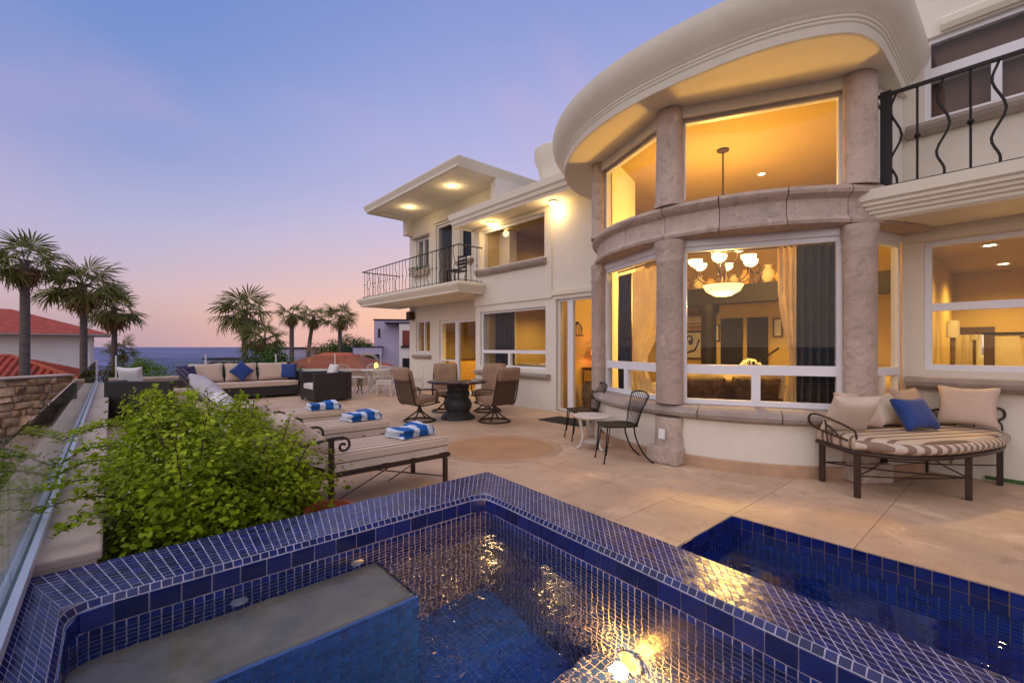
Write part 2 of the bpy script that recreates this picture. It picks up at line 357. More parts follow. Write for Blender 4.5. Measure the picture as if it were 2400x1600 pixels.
# far end of the terrace
fw = thing("end_wall", (3.5, 16.1, 0), "low plastered wall closing the far end of the terrace behind the sofa", "wall")
q = MB(); q.box(-.05, 7.9, 15.95, 16.25, -3, .50); q.build("wall_body", M['tan'], fw, world=True)
q = MB(); q.box(-.05, 7.9, 15.92, 16.28, .502, .56); q.build("coping", M['parapet'], fw, bevel=.012, world=True)
eg = thing("end_balustrade", (3.5, 16.1, .56), "glass screen with slim white posts on the far end wall behind the sofa", "balustrade")
px_ = [.1, 2.1, 4.0, 5.9, 7.6]
for k, x in enumerate(px_):
    q = MB(); q.box(x - .016, x + .016, 16.08, 16.112, .56, 1.16); q.build("post", M['frame'], eg, world=True)
    if k < len(px_) - 1:
        q = MB(); q.box(x + .03, px_[k + 1] - .03, 16.09, 16.10, .60, 1.08); q.build("glass_panel", M['rail_glass'], eg, world=True)

# ================================================================== spa
M['tile'] = pm("navy_mosaic", (.012, .018, .125), .20, var=.3, scale=18, bump=.12, bscale=45, isl=.45, spec=.4, coat=.05, col2=(.008, .014, .085), bdist=.004)
M['bigtile'] = pm("cobalt_tile", (.010, .020, .16), .07, var=.3, scale=14, bump=.10, bscale=30, isl=.4, spec=.7, coat=.5, col2=(.006, .012, .10), bdist=.004)
M['deeptile'] = pm('basin_tile', (.008, .085, .46), .12, var=.3, scale=18, bump=.1, isl=.4, spec=.6, col2=(.005, .05, .30))
M['grout'] = pm("pale_grout", (.54, .51, .62), .8, var=.22, scale=9, bump=.2, bscale=120)
M['plaster'] = pm("bench_plaster", (.44, .34, .20), .8, var=.25, scale=6, col2=(.25, .20, .13), bump=.1)
def watermat(name, tint, strength, scale):
    m = bpy.data.materials.new(name); m.use_nodes = True; t = m.node_tree; n = t.nodes; n.clear()
    o = n.new("ShaderNodeOutputMaterial"); g = n.new("ShaderNodeBsdfGlass"); g.inputs["IOR"].default_value = 1.33; g.inputs["Roughness"].default_value = 0.0; g.inputs["Color"].default_value = (*tint, 1)
    co = n.new("ShaderNodeTexCoord"); no = n.new("ShaderNodeTexNoise"); no.inputs["Scale"].default_value = scale; no.inputs["Detail"].default_value = 3; no.inputs["Distortion"].default_value = .6; t.links.new(co.outputs["Object"], no.inputs["Vector"])
    bp = n.new("ShaderNodeBump"); bp.inputs["Strength"].default_value = strength; bp.inputs["Distance"].default_value = .02; t.links.new(no.outputs[0], bp.inputs["Height"]); t.links.new(bp.outputs[0], g.inputs["Normal"])
    t.links.new(g.outputs[0], o.inputs[0]); return m
M['water'] = watermat("spa_water", (.86, .91, .97), .20, 9.0)
M['water2'] = watermat("pool_water", (.62, .82, .98), .16, 6.0)

spa = thing("spa_pool", (1.0, 1.2, 0), "raised spa pool tiled in navy mosaic with pale grout, nearest the camera", "spa")
ZR, ZW = .40, .262
O = [(-.272, -1.6), (-.272, 2.85), (2.26, 2.86), (1.90, -1.6)]
I = [(-.13, -1.6), (-.13, 2.44), (1.91, 2.46), (1.62, -1.6)]
def fillet(P, r, n=5):
    P = [Vector(p) for p in P]; o = [P[0]]
    for i in range(1, len(P) - 1):
        a = (P[i - 1] - P[i]).normalized(); c = (P[i + 1] - P[i]).normalized()
        p0 = P[i] + a * r; p2 = P[i] + c * r
        for k in range(n + 1):
            t = k / n; o.append(p0 * (1 - t) ** 2 + P[i] * 2 * t * (1 - t) + p2 * t * t)
    o.append(P[-1]); return o
def resample(P, step):
    P = [Vector(p) for p in P]; L = [0]
    for i in range(1, len(P)): L.append(L[-1] + (P[i] - P[i - 1]).length)
    n = max(1, round(L[-1] / step)); o = []; k = 0
    for i in range(n + 1):
        s_ = L[-1] * i / n
        while k < len(P) - 2 and L[k + 1] < s_: k += 1
        o.append(P[k].lerp(P[k + 1], (s_ - L[k]) / max(1e-9, L[k + 1] - L[k])))
    return o
def raised(c, nrm_, gap, h, jit=.0):
    "one tile on cell corners c (4 Vectors, ccw seen from the normal): 8 verts, 5 faces"
    m = (c[0] + c[1] + c[2] + c[3]) / 4; o = []
    ex = (c[1] - c[0]).normalized(); ey = (c[3] - c[0]).normalized(); sg = ((1, 1), (-1, 1), (-1, -1), (1, -1))
    base = [p + ex * gap * s_[0] + ey * gap * s_[1] for p, s_ in zip(c, sg)]
    base = [p + ex * random.uniform(-1, 1) * gap * .3 + ey * random.uniform(-1, 1) * gap * .3 for p in base]
    top = [p + ex * gap * .5 * s_[0] + ey * gap * .5 * s_[1] + nrm_ * (h + random.uniform(-jit, jit)) for p, s_ in zip(base, sg)]
    return base + top
TF = [(4, 5, 6, 7), (0, 1, 5, 4), (1, 2, 6, 5), (2, 3, 7, 6), (3, 0, 4, 7)]
P_ = .038
rim = []
def quadgrid(A, B, C, D, nu, nv, store, up=Vector((0, 0, 1)), gap=.0019, h=.0013, jit=.0006):
    A, B, C, D = map(Vector, (A, B, C, D))
    def bl(u, v): return (A * (1 - u) + B * u) * (1 - v) + (D * (1 - u) + C * u) * v
    for i in range(nu):
        for j in range(nv):
            c = [bl(i / nu, j / nv), bl((i + 1) / nu, j / nv), bl((i + 1) / nu, (j + 1) / nv), bl(i / nu, (j + 1) / nv)]
            store.append(raised(c, up, gap, h, jit))
bn = .016
def z3(p, z): return Vector((p[0], p[1], z))
Ii = [(-.13 - bn, -1.6), (-.13 - bn, 2.44 + bn), (1.91 + bn, 2.46 + bn), (1.62 + bn, -1.6)]
quadgrid(z3(O[0], ZR), z3(Ii[0], ZR), z3(Ii[1], ZR), z3(O[1], ZR), 4, 112, rim)
quadgrid(z3(Ii[1], ZR), z3(Ii[2], ZR), z3(O[2], ZR), z3(O[1], ZR), 58, 11, rim)
quadgrid(z3(Ii[2], ZR), z3(Ii[3], ZR), z3(O[3], ZR), z3(O[2], ZR), 108, 9, rim)
IP = resample(fillet(I, .10), P_)                # inner edge, filleted
def inward(i):
    a = IP[max(0, i - 1)]; c = IP[min(len(IP) - 1, i + 1)]; d = (c - a).normalized(); return Vector((d.y, -d.x))   # into the pool
prof = [(-bn, ZR), (-.004, ZR - .005), (0, ZR - .03)]                       # bullnose row
for i in range(len(IP) - 1):
    n0, n1 = inward(i), inward(i + 1)
    for k in range(1):
        (d0, z0), (d1, z1) = (-bn, ZR), (0.001, ZR - .027)
        c = [z3(IP[i] + n0 * d1, z1), z3(IP[i + 1] + n1 * d1, z1), z3(IP[i + 1] + n1 * d0, z0), z3(IP[i] + n0 * d0, z0)]
        nn = (Vector((n0.x, n0.y, 0)) + Vector((0, 0, .8))).normalized(); rim.append(raised(c, nn, .0023, .0012, .0003))
def inframe(p):
    Zc = .661 * p.x + .75 * p.y
    if Zc < .2: return False
    X = .75 * p.x - .661 * p.y; u = 1200 + F * X / Zc; v = HY + F * (EYE - p.z) / Zc
    return -10 < u < 2410 and v < 1610
order = sorted(range(len(rim)), key=lambda k: (0 if inframe(rim[k][4]) else 1, .661 * rim[k][4].x + .75 * rim[k][4].y))
single = set(order[:300])
def island_mesh(name, tiles, mat, parent):
    q = MB()
    for t in tiles: q.add(t, TF)
    return q.build(name, mat, parent, world=True)
for k in order[:300]:
    t = rim[k]; q = MB(); o_ = sum(t[:4], Vector()) / 4; q.add([p - o_ for p in t], TF); ob = q.build("mosaic_tile", M['tile'], spa); ob.location = o_ - Vector(spa.location)
tag(island_mesh("rim_mosaic", [t for k, t in enumerate(rim) if k not in single], M['tile'], spa), kind="stuff")
# grout bed of the rim, core walls
q = MB()
q.prism([O[0], O[1], (Ii[1][0], O[1][1]), (Ii[1][0], -1.6)], -.05, ZR + .0005)
q.prism([(Ii[1][0] + .0, Ii[1][1]), O[1], O[2], Ii[2]], -.05, ZR)
q.prism([Ii[2], O[2], O[3], Ii[3]], -.05, ZR + .0003)
q.build("rim_bed", M['grout'], spa, world=True)
q = MB()
for i in range(len(IP) - 1):
    n0, n1 = inward(i), inward(i + 1)
    q.add([z3(IP[i] + n0 * -bn, ZR), z3(IP[i] + n0 * .001, ZR - .0275), z3(IP[i + 1] + n1 * .001, ZR - .0275), z3(IP[i + 1] + n1 * -bn, ZR),
           z3(IP[i] + n0 * .001, -.85), z3(IP[i + 1] + n1 * .001, -.85)], [(0, 1, 2, 3), (1, 4, 5, 2)])
q.build("inner_shell", M['grout'], spa, world=True)
q = MB(); q.prism([O[1], O[2], O[3], (1.85, -1.6), (2.2, 2.80), (-.27, 2.80)], -1.3, ZR - .002); q.build("outer_wall", M['grout'], spa, world=True)
# waterline row of larger tiles, each its own part
WP = resample(fillet(I, .10), .112)
def inw(Pt, i):
    a = Pt[max(0, i - 1)]; c = Pt[min(len(Pt) - 1, i + 1)]; d = (c - a).normalized(); return Vector((d.y, -d.x))
for i in range(len(WP) - 1):
    if WP[i].y < .0 and WP[i].x < 0: continue
    if WP[i].y < -.6: continue
    n0, n1 = inw(WP, i), inw(WP, i + 1)
    c = [z3(WP[i] + n0 * .002, .290), z3(WP[i + 1] + n1 * .002, .290), z3(WP[i + 1] + n1 * .002, .372), z3(WP[i] + n0 * .002, .372)]
    t = raised(c, Vector((n0.x, n0.y, 0)), .0022, .005, .0006); o_ = sum(t[:4], Vector()) / 4
    q = MB(); q.add([p - o_ for p in t], TF); ob = q.build("waterline_tile", M['bigtile'], spa); ob.location = o_ - Vector(spa.location)
wall_t = []; well_t = []
YB, YP, ZB, ZP, ZD = 1.99, 1.46, .06, -.48, -.78; XB = 1.14
rows = int((.288 + .78) / P_)
for i in range(len(IP) - 1):
    if IP[i].y < -.35: continue
    n0, n1 = inward(i), inward(i + 1)
    for r_ in range(rows):
        z1 = .288 - r_ * P_; z0 = z1 - P_
        mid = (IP[i].y + IP[i + 1].y) / 2
        if mid < YP and z1 < ZP: break
        if mid > YB and z1 < ZB and IP[i].x < XB: break
        c = [z3(IP[i] + n0 * .001, z0), z3(IP[i + 1] + n1 * .001, z0), z3(IP[i + 1] + n1 * .001, z1), z3(IP[i] + n0 * .001, z1)]
        wall_t.append(raised(c, Vector((n0.x, n0.y, 0)), .0023, .0012, .0003))
def xi(y): return 1.91 + (1.62 - 1.91) * (2.46 - y) / 4.06
quadgrid((-.13, -.35, ZP), (xi(-.35), -.35, ZP), (xi(YP), YP, ZP), (-.13, YP, ZP), 47, 47, wall_t)          # platform top
quadgrid((-.13, YP, ZD), (xi(YP), YP, ZD), (xi(YB), YB, ZD), (-.13, YB, ZD), 52, 14, well_t)                # well floor
quadgrid((1.9, YB, ZD), (1.9, 2.46, ZD), (XB, 2.46, ZD), (XB, YB, ZD), 10, 20, well_t)
quadgrid((XB + .001, YB, ZD), (XB + .001, 2.45, ZD), (XB + .001, 2.45, ZB), (XB + .001, YB, ZB), 10, 22, wall_t, Vector((1, 0, 0)))
quadgrid((XB, YB - .001, ZD), (-.13, YB - .001, ZD), (-.13, YB - .001, ZB), (XB, YB - .001, ZB), 33, 22, well_t, Vector((0, -1, 0)))
quadgrid((-.13, YP + .001, ZD), (xi(YP), YP + .001, ZD), (xi(YP), YP + .001, ZP), (-.13, YP + .001, ZP), 52, 15, wall_t, Vector((0, 1, 0)))
M['walltile'] = pm('wall_tile', (.010, .032, .22), .18, var=.3, scale=18, bump=.1, isl=.4, spec=.5, col2=(.007, .02, .14))
tag(island_mesh("basin_mosaic", wall_t, M['walltile'], spa), kind="stuff"); tag(island_mesh("well_mosaic", well_t, M['deeptile'], spa), kind="stuff")
q = MB(); q.box(-.2, 2.0, -.6, YP, -.9, ZP - .0005); q.build("basin_bed", M['grout'], spa, world=True)
M['poolgrout'] = pm("blue_grout", (.10, .19, .48), .8, var=.1)
q = MB(); q.box(-.2, 2.0, YP + .0005, 2.5, -.9, ZD - .0005); q.box(-.2, XB - .002, YB + .0012, YB + .02, ZD, ZB - .003); q.build("well_bed", M['poolgrout'], spa, world=True)
q = MB(); q.box(-.2, XB, YB + .0205, 2.52, -.85, ZB); q.build("bench", M['plaster'], spa, world=True, bevel=.035, seg=3)
q = MB(); q.prism([(p.x, p.y) for p in fillet([(-.131, -1.7), (-.131, 2.441), (1.911, 2.461), (1.615, -1.7)], .10)], ZW - .0001, ZW)
wm = MB(); pts = [(p.x, p.y) for p in fillet([(-.135, -1.7), (-.135, 2.445), (1.915, 2.465), (1.62, -1.7)], .09)]; wm.add([(x, y, ZW) for x, y in pts], [tuple(range(len(pts) - 1, -1, -1))])
ws = bpy.data.meshes.new("spa_water"); ws.from_pydata(wm.v, [], [tuple(range(len(pts)))[::-1]]); ws.materials.append(M['water']); ws.update()
if ws.polygons[0].normal.z < 0: ws.flip_normals()
tag(link("spa_water", ws), "clear water in the raised spa", None, None, "structure")
# jets on the spa walls
def jet(c, n, parent):
    M_ = Vector(n).to_track_quat('Z', 'Y').to_matrix().to_4x4(); M_.translation = Vector(c) - Vector(parent.location)
    q = MB(); q.lathe([(.038, 0), (.036, .012), (.026, .014), (.022, .004), (.0, .004)], n=18); q.xf(M_); return q.build("jet_nozzle", M['chan'], parent, smooth=40)
jet((.45, 2.445, .14), (0, -1, 0), spa); jet((1.02, 2.452, .14), (0, -1, 0), spa); jet((xi(.45) - .004, .45, .08), (-1, .07, 0), spa)
# the lit lamp under the water, on the right-hand wall
M['lamp_lens'] = glow("lamp_lens", (1.0, .42, .07), 4)
lx, ly, lz = xi(1.22) - .012, 1.22, -.34
lamp = thing("pool_lamp", (lx, ly, lz), "round underwater lamp glowing orange on the spa wall", "pool lamp")
Ml = Vector((-1, .07, .1)).to_track_quat('Z', 'Y').to_matrix().to_4x4()
q = MB(); q.lathe([(.062, -.02), (.062, .012), (.048, .018), (.044, .010)], n=24); q.xf(Ml); q.build("bezel", M['chan'], lamp, smooth=40)
q = MB(); q.lathe([(.045, .008), (.036, .018), (0, .022)], n=24); q.xf(Ml); q.build("lens", M['lamp_lens'], lamp, smooth=60)
def plight(name, loc, power, col=(1, .66, .30), rad=.06, parent=None):
    d = bpy.data.lights.new(name, "POINT"); d.energy = power; d.color = col; d.shadow_soft_size = rad; o = bpy.data.objects.new(name, d); COL.objects.link(o); o.location = loc
    if parent is not None: o.parent = parent; o.location = Vector(loc) - Vector(parent.location)
    return o
plight("lamp_light", (lx - .09, ly, lz + .01), 40.0, (1, .42, .06), .04, lamp)

# ================================================================== lap pool
M['poolgrout'] = pm("blue_grout", (.10, .19, .48), .8, var=.1)
lap = thing("lap_pool", (3.0, 0, 0), "sunken lap pool with blue waterline tiles beside the spa", "pool")
q = MB(); q.box(1.5, 3.95, -4, 1.72, -1.30, -1.20); q.box(3.872, 3.95, -4, 1.72, -1.2, -.031); q.box(2.17, 3.872, 1.632, 1.72, -1.2, -.031); q.build("basin", M['poolgrout'], lap, world=True)
M['pooltile'] = pm("pool_mosaic", (.006, .06, .42), .15, var=.3, scale=14, bump=.1, isl=.35, spec=.6, col2=(.004, .028, .20))
T_ = .082
for r_ in range(2):
    z1 = -.004 - r_ * T_
    y = 1.63
    while y > -1.2:
        c = [Vector((3.87, y, z1 - T_)), Vector((3.87, y - T_, z1 - T_)), Vector((3.87, y - T_, z1)), Vector((3.87, y, z1))]
        t = raised(c, Vector((-1, 0, 0)), .002, .005, .0006); o_ = sum(t[:4], Vector()) / 4; q = MB(); q.add([p - o_ for p in t], TF); ob = q.build("pool_tile", M['bigtile'], lap); ob.location = o_ - Vector(lap.location); y -= T_
    x = 3.87
    while x > 2.3:
        c = [Vector((x - T_, 1.63, z1 - T_)), Vector((x, 1.63, z1 - T_)), Vector((x, 1.63, z1)), Vector((x - T_, 1.63, z1))]
        t = raised(c, Vector((0, -1, 0)), .002, .005, .0006); o_ = sum(t[:4], Vector()) / 4; q = MB(); q.add([p - o_ for p in t], TF); ob = q.build("pool_tile", M['bigtile'], lap); ob.location = o_ - Vector(lap.location); x -= T_
lt = []
q_ = .05
quadgrid((1.9, -2.2, -1.2), (3.87, -2.2, -1.2), (3.87, 1.63, -1.2), (1.9, 1.63, -1.2), 40, 76, lt, gap=.002)
quadgrid((3.87, 1.63, -1.2), (3.87, -2.2, -1.2), (3.87, -2.2, -.172), (3.87, 1.63, -.172), 76, 20, lt, Vector((-1, 0, 0)), gap=.002)
quadgrid((2.19, 1.63, -1.2), (3.87, 1.63, -1.2), (3.87, 1.63, -.172), (2.19, 1.63, -.172), 34, 20, lt, Vector((0, -1, 0)), gap=.002)
tag(island_mesh("basin_mosaic", lt, M['pooltile'], lap), kind="stuff")
wm = bpy.data.meshes.new("pool_water"); wm.from_pydata([(1.70, -4, -.15), (3.871, -4, -.15), (3.871, 1.631, -.15), (2.14, 1.631, -.15), (1.88, -1.6, -.15)], [], [(0, 1, 2, 3, 4)]); wm.materials.append(M['water2']); wm.update()
tag(link("pool_water", wm), "blue water in the sunken lap pool", None, None, "structure")
# ================================================================== villa
villa = thing("villa", (7.5, 5, 0), "cream two storey villa with a round glazed bay and curved overhanging roof", "house")
def vb(q, name, mat, **k): return q.build(name, mat, villa, world=True, **k)
def yon(px, xp):
    r = (px - 1200) / F; Z = xp / (.75 * r + .661); return -.661 * r * Z + .75 * Z
def wallgrid(x0, x1, y0, y1, z0, z1, ops, name="wall", mat=None):
    "wall slab with openings (y0,y1,z0,z1), faces only where solid meets air"
    ys_ = sorted({y0, y1, *[v for o in ops for v in o[:2] if y0 < v < y1]}); zs_ = sorted({z0, z1, *[v for o in ops for v in o[2:] if z0 < v < z1]})
    ny, nz = len(ys_) - 1, len(zs_) - 1
    def solid(i, j):
        if not (0 <= i < ny and 0 <= j < nz): return False
        cy_, cz = (ys_[i] + ys_[i + 1]) / 2, (zs_[j] + zs_[j + 1]) / 2
        return not any(o[0] < cy_ < o[1] and o[2] < cz < o[3] for o in ops)
    q = MB()
    for i in range(ny):
        for j in range(nz):
            if not solid(i, j): continue
            a, c, d, e = ys_[i], ys_[i + 1], zs_[j], zs_[j + 1]
            q.add([(x0, a, d), (x0, c, d), (x0, c, e), (x0, a, e)], [(0, 3, 2, 1)]); q.add([(x1, a, d), (x1, c, d), (x1, c, e), (x1, a, e)], [(0, 1, 2, 3)])
            if not solid(i - 1, j): q.add([(x0, a, d), (x1, a, d), (x1, a, e), (x0, a, e)], [(0, 1, 2, 3)])
            if not solid(i + 1, j): q.add([(x0, c, d), (x1, c, d), (x1, c, e), (x0, c, e)], [(0, 3, 2, 1)])
            if not solid(i, j - 1): q.add([(x0, a, d), (x1, a, d), (x1, c, d), (x0, c, d)], [(0, 3, 2, 1)])
            if not solid(i, j + 1): q.add([(x0, a, e), (x1, a, e), (x1, c, e), (x0, c, e)], [(0, 1, 2, 3)])
    return vb(q, name, mat or M['stucco'])
def window(p0, p1, z0, z1, bars=(), panes=None, fw=.06, dep=.07, off=.0, name="window", glass=None, header=0):
    "frame along p0->p1 (left to right seen from outside); bars and panes in (a0,a1,z0,z1)"
    L = (Vector(p1) - Vector(p0)).length; q = MB(); o = off
    q.bar(p0, p1, 0, L, z0, z0 + fw, o, o + dep); q.bar(p0, p1, 0, L, z1 - fw, z1, o, o + dep)
    q.bar(p0, p1, 0, fw, z0 + fw, z1 - fw, o, o + dep); q.bar(p0, p1, L - fw, L, z0 + fw, z1 - fw, o, o + dep)
    for (a0, a1, b0, b1) in bars: q.bar(p0, p1, a0, a1, b0, b1, o - .004, o + dep + .004)
    if header: q.bar(p0, p1, -.03, L + .03, z1, z1 + header, o - .03, o + dep)
    w = vb(q, name, M['frame'])
    for (a0, a1, b0, b1) in (panes or [(fw, L - fw, z0 + fw, z1 - fw)]):
        g = MB(); g.bar(p0, p1, a0 - .01, a1 + .01, b0 - .01, b1 + .01, o + dep * .45, o + dep * .45 + .006); g.build("pane", glass or M['glass'], w)
    return w
XR, XD, XW = 6.9, 7.2, 7.8
# --- bay plan
BC = Vector((7.3, 2.9)); BR = 2.15
def bp(phi, r=BR): return Vector((BC.x - r * math.cos(R(phi)), BC.y - r * math.sin(R(phi))))
c0, c1, c2 = bp(-48), bp(0), bp(52)
arc = [bp(a, 2.18) for a in range(-92, 77, 4)]
def blocks(name, mat, prof, a0, a1, step, **k):
    a = a0
    while a < a1 - .5:
        e = min(a + step * random.uniform(.85, 1.15), a1); n_ = max(3, int((e - a) / 3)); q = MB(); q.sweep([bp(a + .08 + (e - a - .16) * i / n_, 2.18) for i in range(n_ + 1)], [(d + random.uniform(-.002, .002), z) for d, z in prof]); vb(q, name, mat, **k); a = e
def band(name, mat, prof, a0, a1, **k):
    q = MB(); q.sweep([bp(a, 2.18) for a in np.arange(a0, a1 + .1, 3)], prof); return vb(q, name, mat, **k)
band("bay_base_wall", M['stucco'], [(-.22, .0), (.0, .0), (.0, .60), (-.22, .60)], -98, 88)
band("bay_skirting", M['ring'], [(-.05, .0), (.022, .0), (.022, .118), (.012, .128), (-.05, .128)], -98, 88)
blocks("sill_stone", M['sill'], [(-.24, .552), (.03, .552), (.085, .585), (.10, .625), (.085, .665), (.03, .705), (-.24, .712)], -98, 88, 22, smooth=35)
blocks("band_stone", M['cantera'], [(-.26, 2.682), (.02, 2.682), (.075, 2.70), (.085, 2.735), (.05, 2.765), (.03, 2.80), (.03, 2.965), (.06, 2.985), (.10, 3.01), (.115, 3.045), (.095, 3.085), (.03, 3.09), (-.26, 3.095)], -98, 84, 17, smooth=35)
for c, lbl in ((c0, None), (c1, None), (c2, None)):
    dirv = (c - BC).normalized(); cc = c + dirv * .03
    q = MB(); cw = cc; cc = Vector((0, 0)); q.lathe([(.185, .001), (.185, .12), (.18, .13), (.18, .30), (.172, .33), (.172, .548)], (cc.x, cc.y, 0), n=20)
    q.lathe([(.165, .713), (.163, 2.40), (.172, 2.42), (.174, 2.45), (.166, 2.47), (.168, 2.52), (.18, 2.60), (.186, 2.65), (.18, 2.681)], (cc.x, cc.y, 0), n=24)
    q.lathe([(.19, 3.096), (.185, 3.14), (.165, 3.17), (.16, 4.268)], (cc.x, cc.y, 0), n=24)
    q.v = [(x + .007 * math.sin(z * 9 + y * 31) * math.sin(z * 23 + x * 17), y + .007 * math.sin(z * 13 + x * 29), z) for x, y, z in q.v]
    q.xf(Matrix.Translation((cw.x, cw.y, 0)) @ Matrix.Rotation(math.atan2(dirv.y, dirv.x), 4, 'Z') @ Matrix.Diagonal((.74, 1.02, 1, 1))); cc = cw; vb(q, "column", M['cantera'], smooth=40)
    pl = MB(); pl.prism([(cc.x + dx, cc.y + dy) for dx, dy in [((Vector((-1, -1)) if k == 0 else Vector((1, -1)) if k == 1 else Vector((1, 1)) if k == 2 else Vector((-1, 1))) * .20)[:] for k in range(4)]], .0012, .20)
    r_ = Matrix.Rotation(math.atan2(dirv.y, dirv.x), 4, 'Z'); Mx = Matrix.Translation((cc.x, cc.y, 0)) @ r_ @ Matrix.Translation((-cc.x, -cc.y, 0)); pl.xf(Mx); vb(pl, "plinth", M['cantera'], bevel=.02)
# bay glazing: chord between columns
def baywin(pa, pb, cell, lower=True):
    d = (pb - pa).normalized(); a, b_ = pa + d * .125, pb - d * .125; L = (b_ - a).length
    m = L * cell
    if lower:
        window(a, b_, .714, 2.60, [(.06, L - .06, 1.075, 1.185), (m - .045, m + .045, .77, 1.075)], [(.06, m - .045, .775, 1.075), (m + .045, L - .06, .775, 1.075), (.06, L - .06, 1.185, 2.54)], fw=.06, header=.08, name="bay_window")
    window(a, b_, 3.097, 4.14, [], None, fw=.045, header=.0, name="bay_clerestory")
    q = MB(); q.bar(pa, pb, .1, (pb - pa).length - .1, 4.142, 4.47, -.07, .12); vb(q, "bay_header", M['trim'])
    q = MB(); q.bar(a, b_, .03, L - .03, 4.10, 4.138, -.022, -.004); vb(q, "blind_rail", M['sill'])
end_r = Vector((XR, .98)); end_l = Vector((XD, 4.92))
baywin(c0, c1, .40); baywin(c1, c2, .49)
def flank(pa, pb):
    d = (pb - pa).normalized(); a, b_ = pa + d * .16, pb - d * .02; L = (b_ - a).length
    window(a, b_, .714, 2.60, [(.05, L - .05, 1.075, 1.165), (L * .5 - .03, L * .5 + .03, .77, 1.075)], [(.05, L * .5 - .03, .775, 1.075), (L * .5 + .03, L - .05, .775, 1.075), (.05, L - .05, 1.165, 2.55)], fw=.05, header=.08, name="bay_window")
    q = MB(); q.bar(pa, pb, .1, (pb - pa).length, 3.097, 4.47, -.02, .14); vb(q, "bay_cheek", M['stucco'])
flank(c2, end_r); 
q = MB(); q.bar(end_l, c0, 0, (c0 - end_l).length - .12, .7, 4.47, -.02, .14); vb(q, "bay_cheek", M['stucco'])
# white electrical plate on the column foot
q = MB(); cc = c1 + (c1 - BC).normalized() * .04; q.box(cc.x - .185, cc.x - .166, cc.y - .045, cc.y + .035, .30, .42); vb(q, "cover_plate", M['frame'], bevel=.004)
# --- bay roof
ro = spline([(7.3, 5.68), (6.5, 5.58), (5.71, 5.12), (5.08, 4.34), (4.74, 3.46), (4.66, 2.6), (4.76, 1.72), (5.04, 1.16), (5.40, .98), (5.95, .95), (6.96, .95)], 7)
ro = [Vector((p.x, p.y)) for p in [Vector((p[0], p[1])) for p in ro]]
fas = [(-.02, 4.272), (.0, 4.272), (.02, 4.28), (.035, 4.36), (.046, 4.372), (.05, 4.388), (.047, 4.395), (.058, 4.403), (.062, 4.419), (.059, 4.426), (.07, 4.434), (.078, 4.45), (.095, 4.47), (.15, 4.53), (.20, 4.62), (.22, 4.70), (.22, 4.765), (.19, 4.785), (-.02, 4.80)]
q = MB(); q.sweep(ro, fas); vb(q, "curved_fascia", M['trim'], smooth=28)
inner = []
ch = [end_l, c0 + (c0 - BC).normalized() * .0, c1, c2, end_r]; Lc = [0]
for i in range(1, 5): Lc.append(Lc[-1] + (ch[i] - ch[i - 1]).length)
Lo = [0]
for i in range(1, len(ro)): Lo.append(Lo[-1] + (ro[i] - ro[i - 1]).length)
for i in range(len(ro)):
    s_ = Lc[-1] * Lo[i] / Lo[-1]; k = max(j for j in range(4) if Lc[j] <= s_ + 1e-9); t = (s_ - Lc[k]) / (Lc[k + 1] - Lc[k]); inner.append(ch[k].lerp(ch[k + 1], min(1, t)))
q = MB(); n = len(ro); q.add([(p.x, p.y, 4.274) for p in ro] + [(p.x, p.y, 4.274) for p in inner], [(i, i + 1, n + i + 1, n + i) for i in range(n - 1)]); vb(q, "bay_soffit", M['soffit'])
q = MB(); q.prism([(p.x, p.y) for p in ro], 4.475, 4.795); vb(q, "bay_roof", M['trim'])
q = MB(); q.prism([(p.x, p.y) for p in [ch[0], ch[1], ch[2], ch[3], ch[4]]] + [(7.6, .98), (7.6, 4.92)], 4.4203, 4.472); vb(q, "bay_ceiling", M['ceil'])
q = MB(); q.prism([(p.x, p.y) for p in [bp(a, 2.1) for a in range(-80, 81, 10)]] , -.01, .031); vb(q, "bay_floor", M['floor_in'])
# round parapet drum further back on the roof
q = MB(); q.lathe([(.40, 4.79), (.40, 5.4), (.46, 5.65), (.54, 5.85), (.54, 6.05), (.49, 6.09), (0, 6.10)], (8.0, 7.45, 0), n=36); vb(q, "roof_drum", M['trim'], smooth=35)
# --- right hand wall, lower and upper
wallgrid(XR, XR + .25, -4, .975, 0, 2.999, [(-2.3, .78, 1.14, 2.58)])
wallgrid(XR, XR + .25, -4, 1.02, 3.0, 6.9, [(-2.3, .78, 3.93, 4.86)])
q = MB(); q.box(7.15, 12, 1.0, 1.02, 4.8, 6.9); vb(q, "wall", M['stucco'])
window((XR + .05, .78), (XR + .05, -2.3), 1.14, 2.58, [(.06, 3.02, 1.80, 1.885)], [(.06, 3.02, 1.20, 1.80), (.06, 3.02, 1.885, 2.52)], fw=.06)
window((XR + .05, .78), (XR + .05, -2.3), 3.93, 4.86, [(.05, 3.03, 4.38, 4.53), (.52, .60, 3.98, 4.38)], [(.05, .52, 3.98, 4.38), (.60, 3.03, 3.98, 4.38), (.05, 3.03, 4.53, 4.81)], fw=.05)
q = MB(); q.box(XR + .20, XR + .215, -2.3, .77, 3.94, 4.85); vb(q, "roller_blind", pm("brown_blind", (.16, .085, .06), .8, var=.08))
def sillbar(x, y0, y1, zt, h=.13, d=.14, name="window_sill", mat=None):
    q = MB(); pr = [(0, zt), (0, zt - h), (d * .45, zt - h), (d * .85, zt - h * .68), (d, zt - h * .35), (d * .92, zt)]
    q.sweep([(x, y1), (x, y0)], [(a + .0, z) for a, z in pr]); return vb(q, name, mat or M['sill'], smooth=25, bevel=.006)
sillbar(XR - .001, -2.45, .93, 1.06, .14, .16); sillbar(XR - .001, -2.4, .93, 3.90, .13, .12)
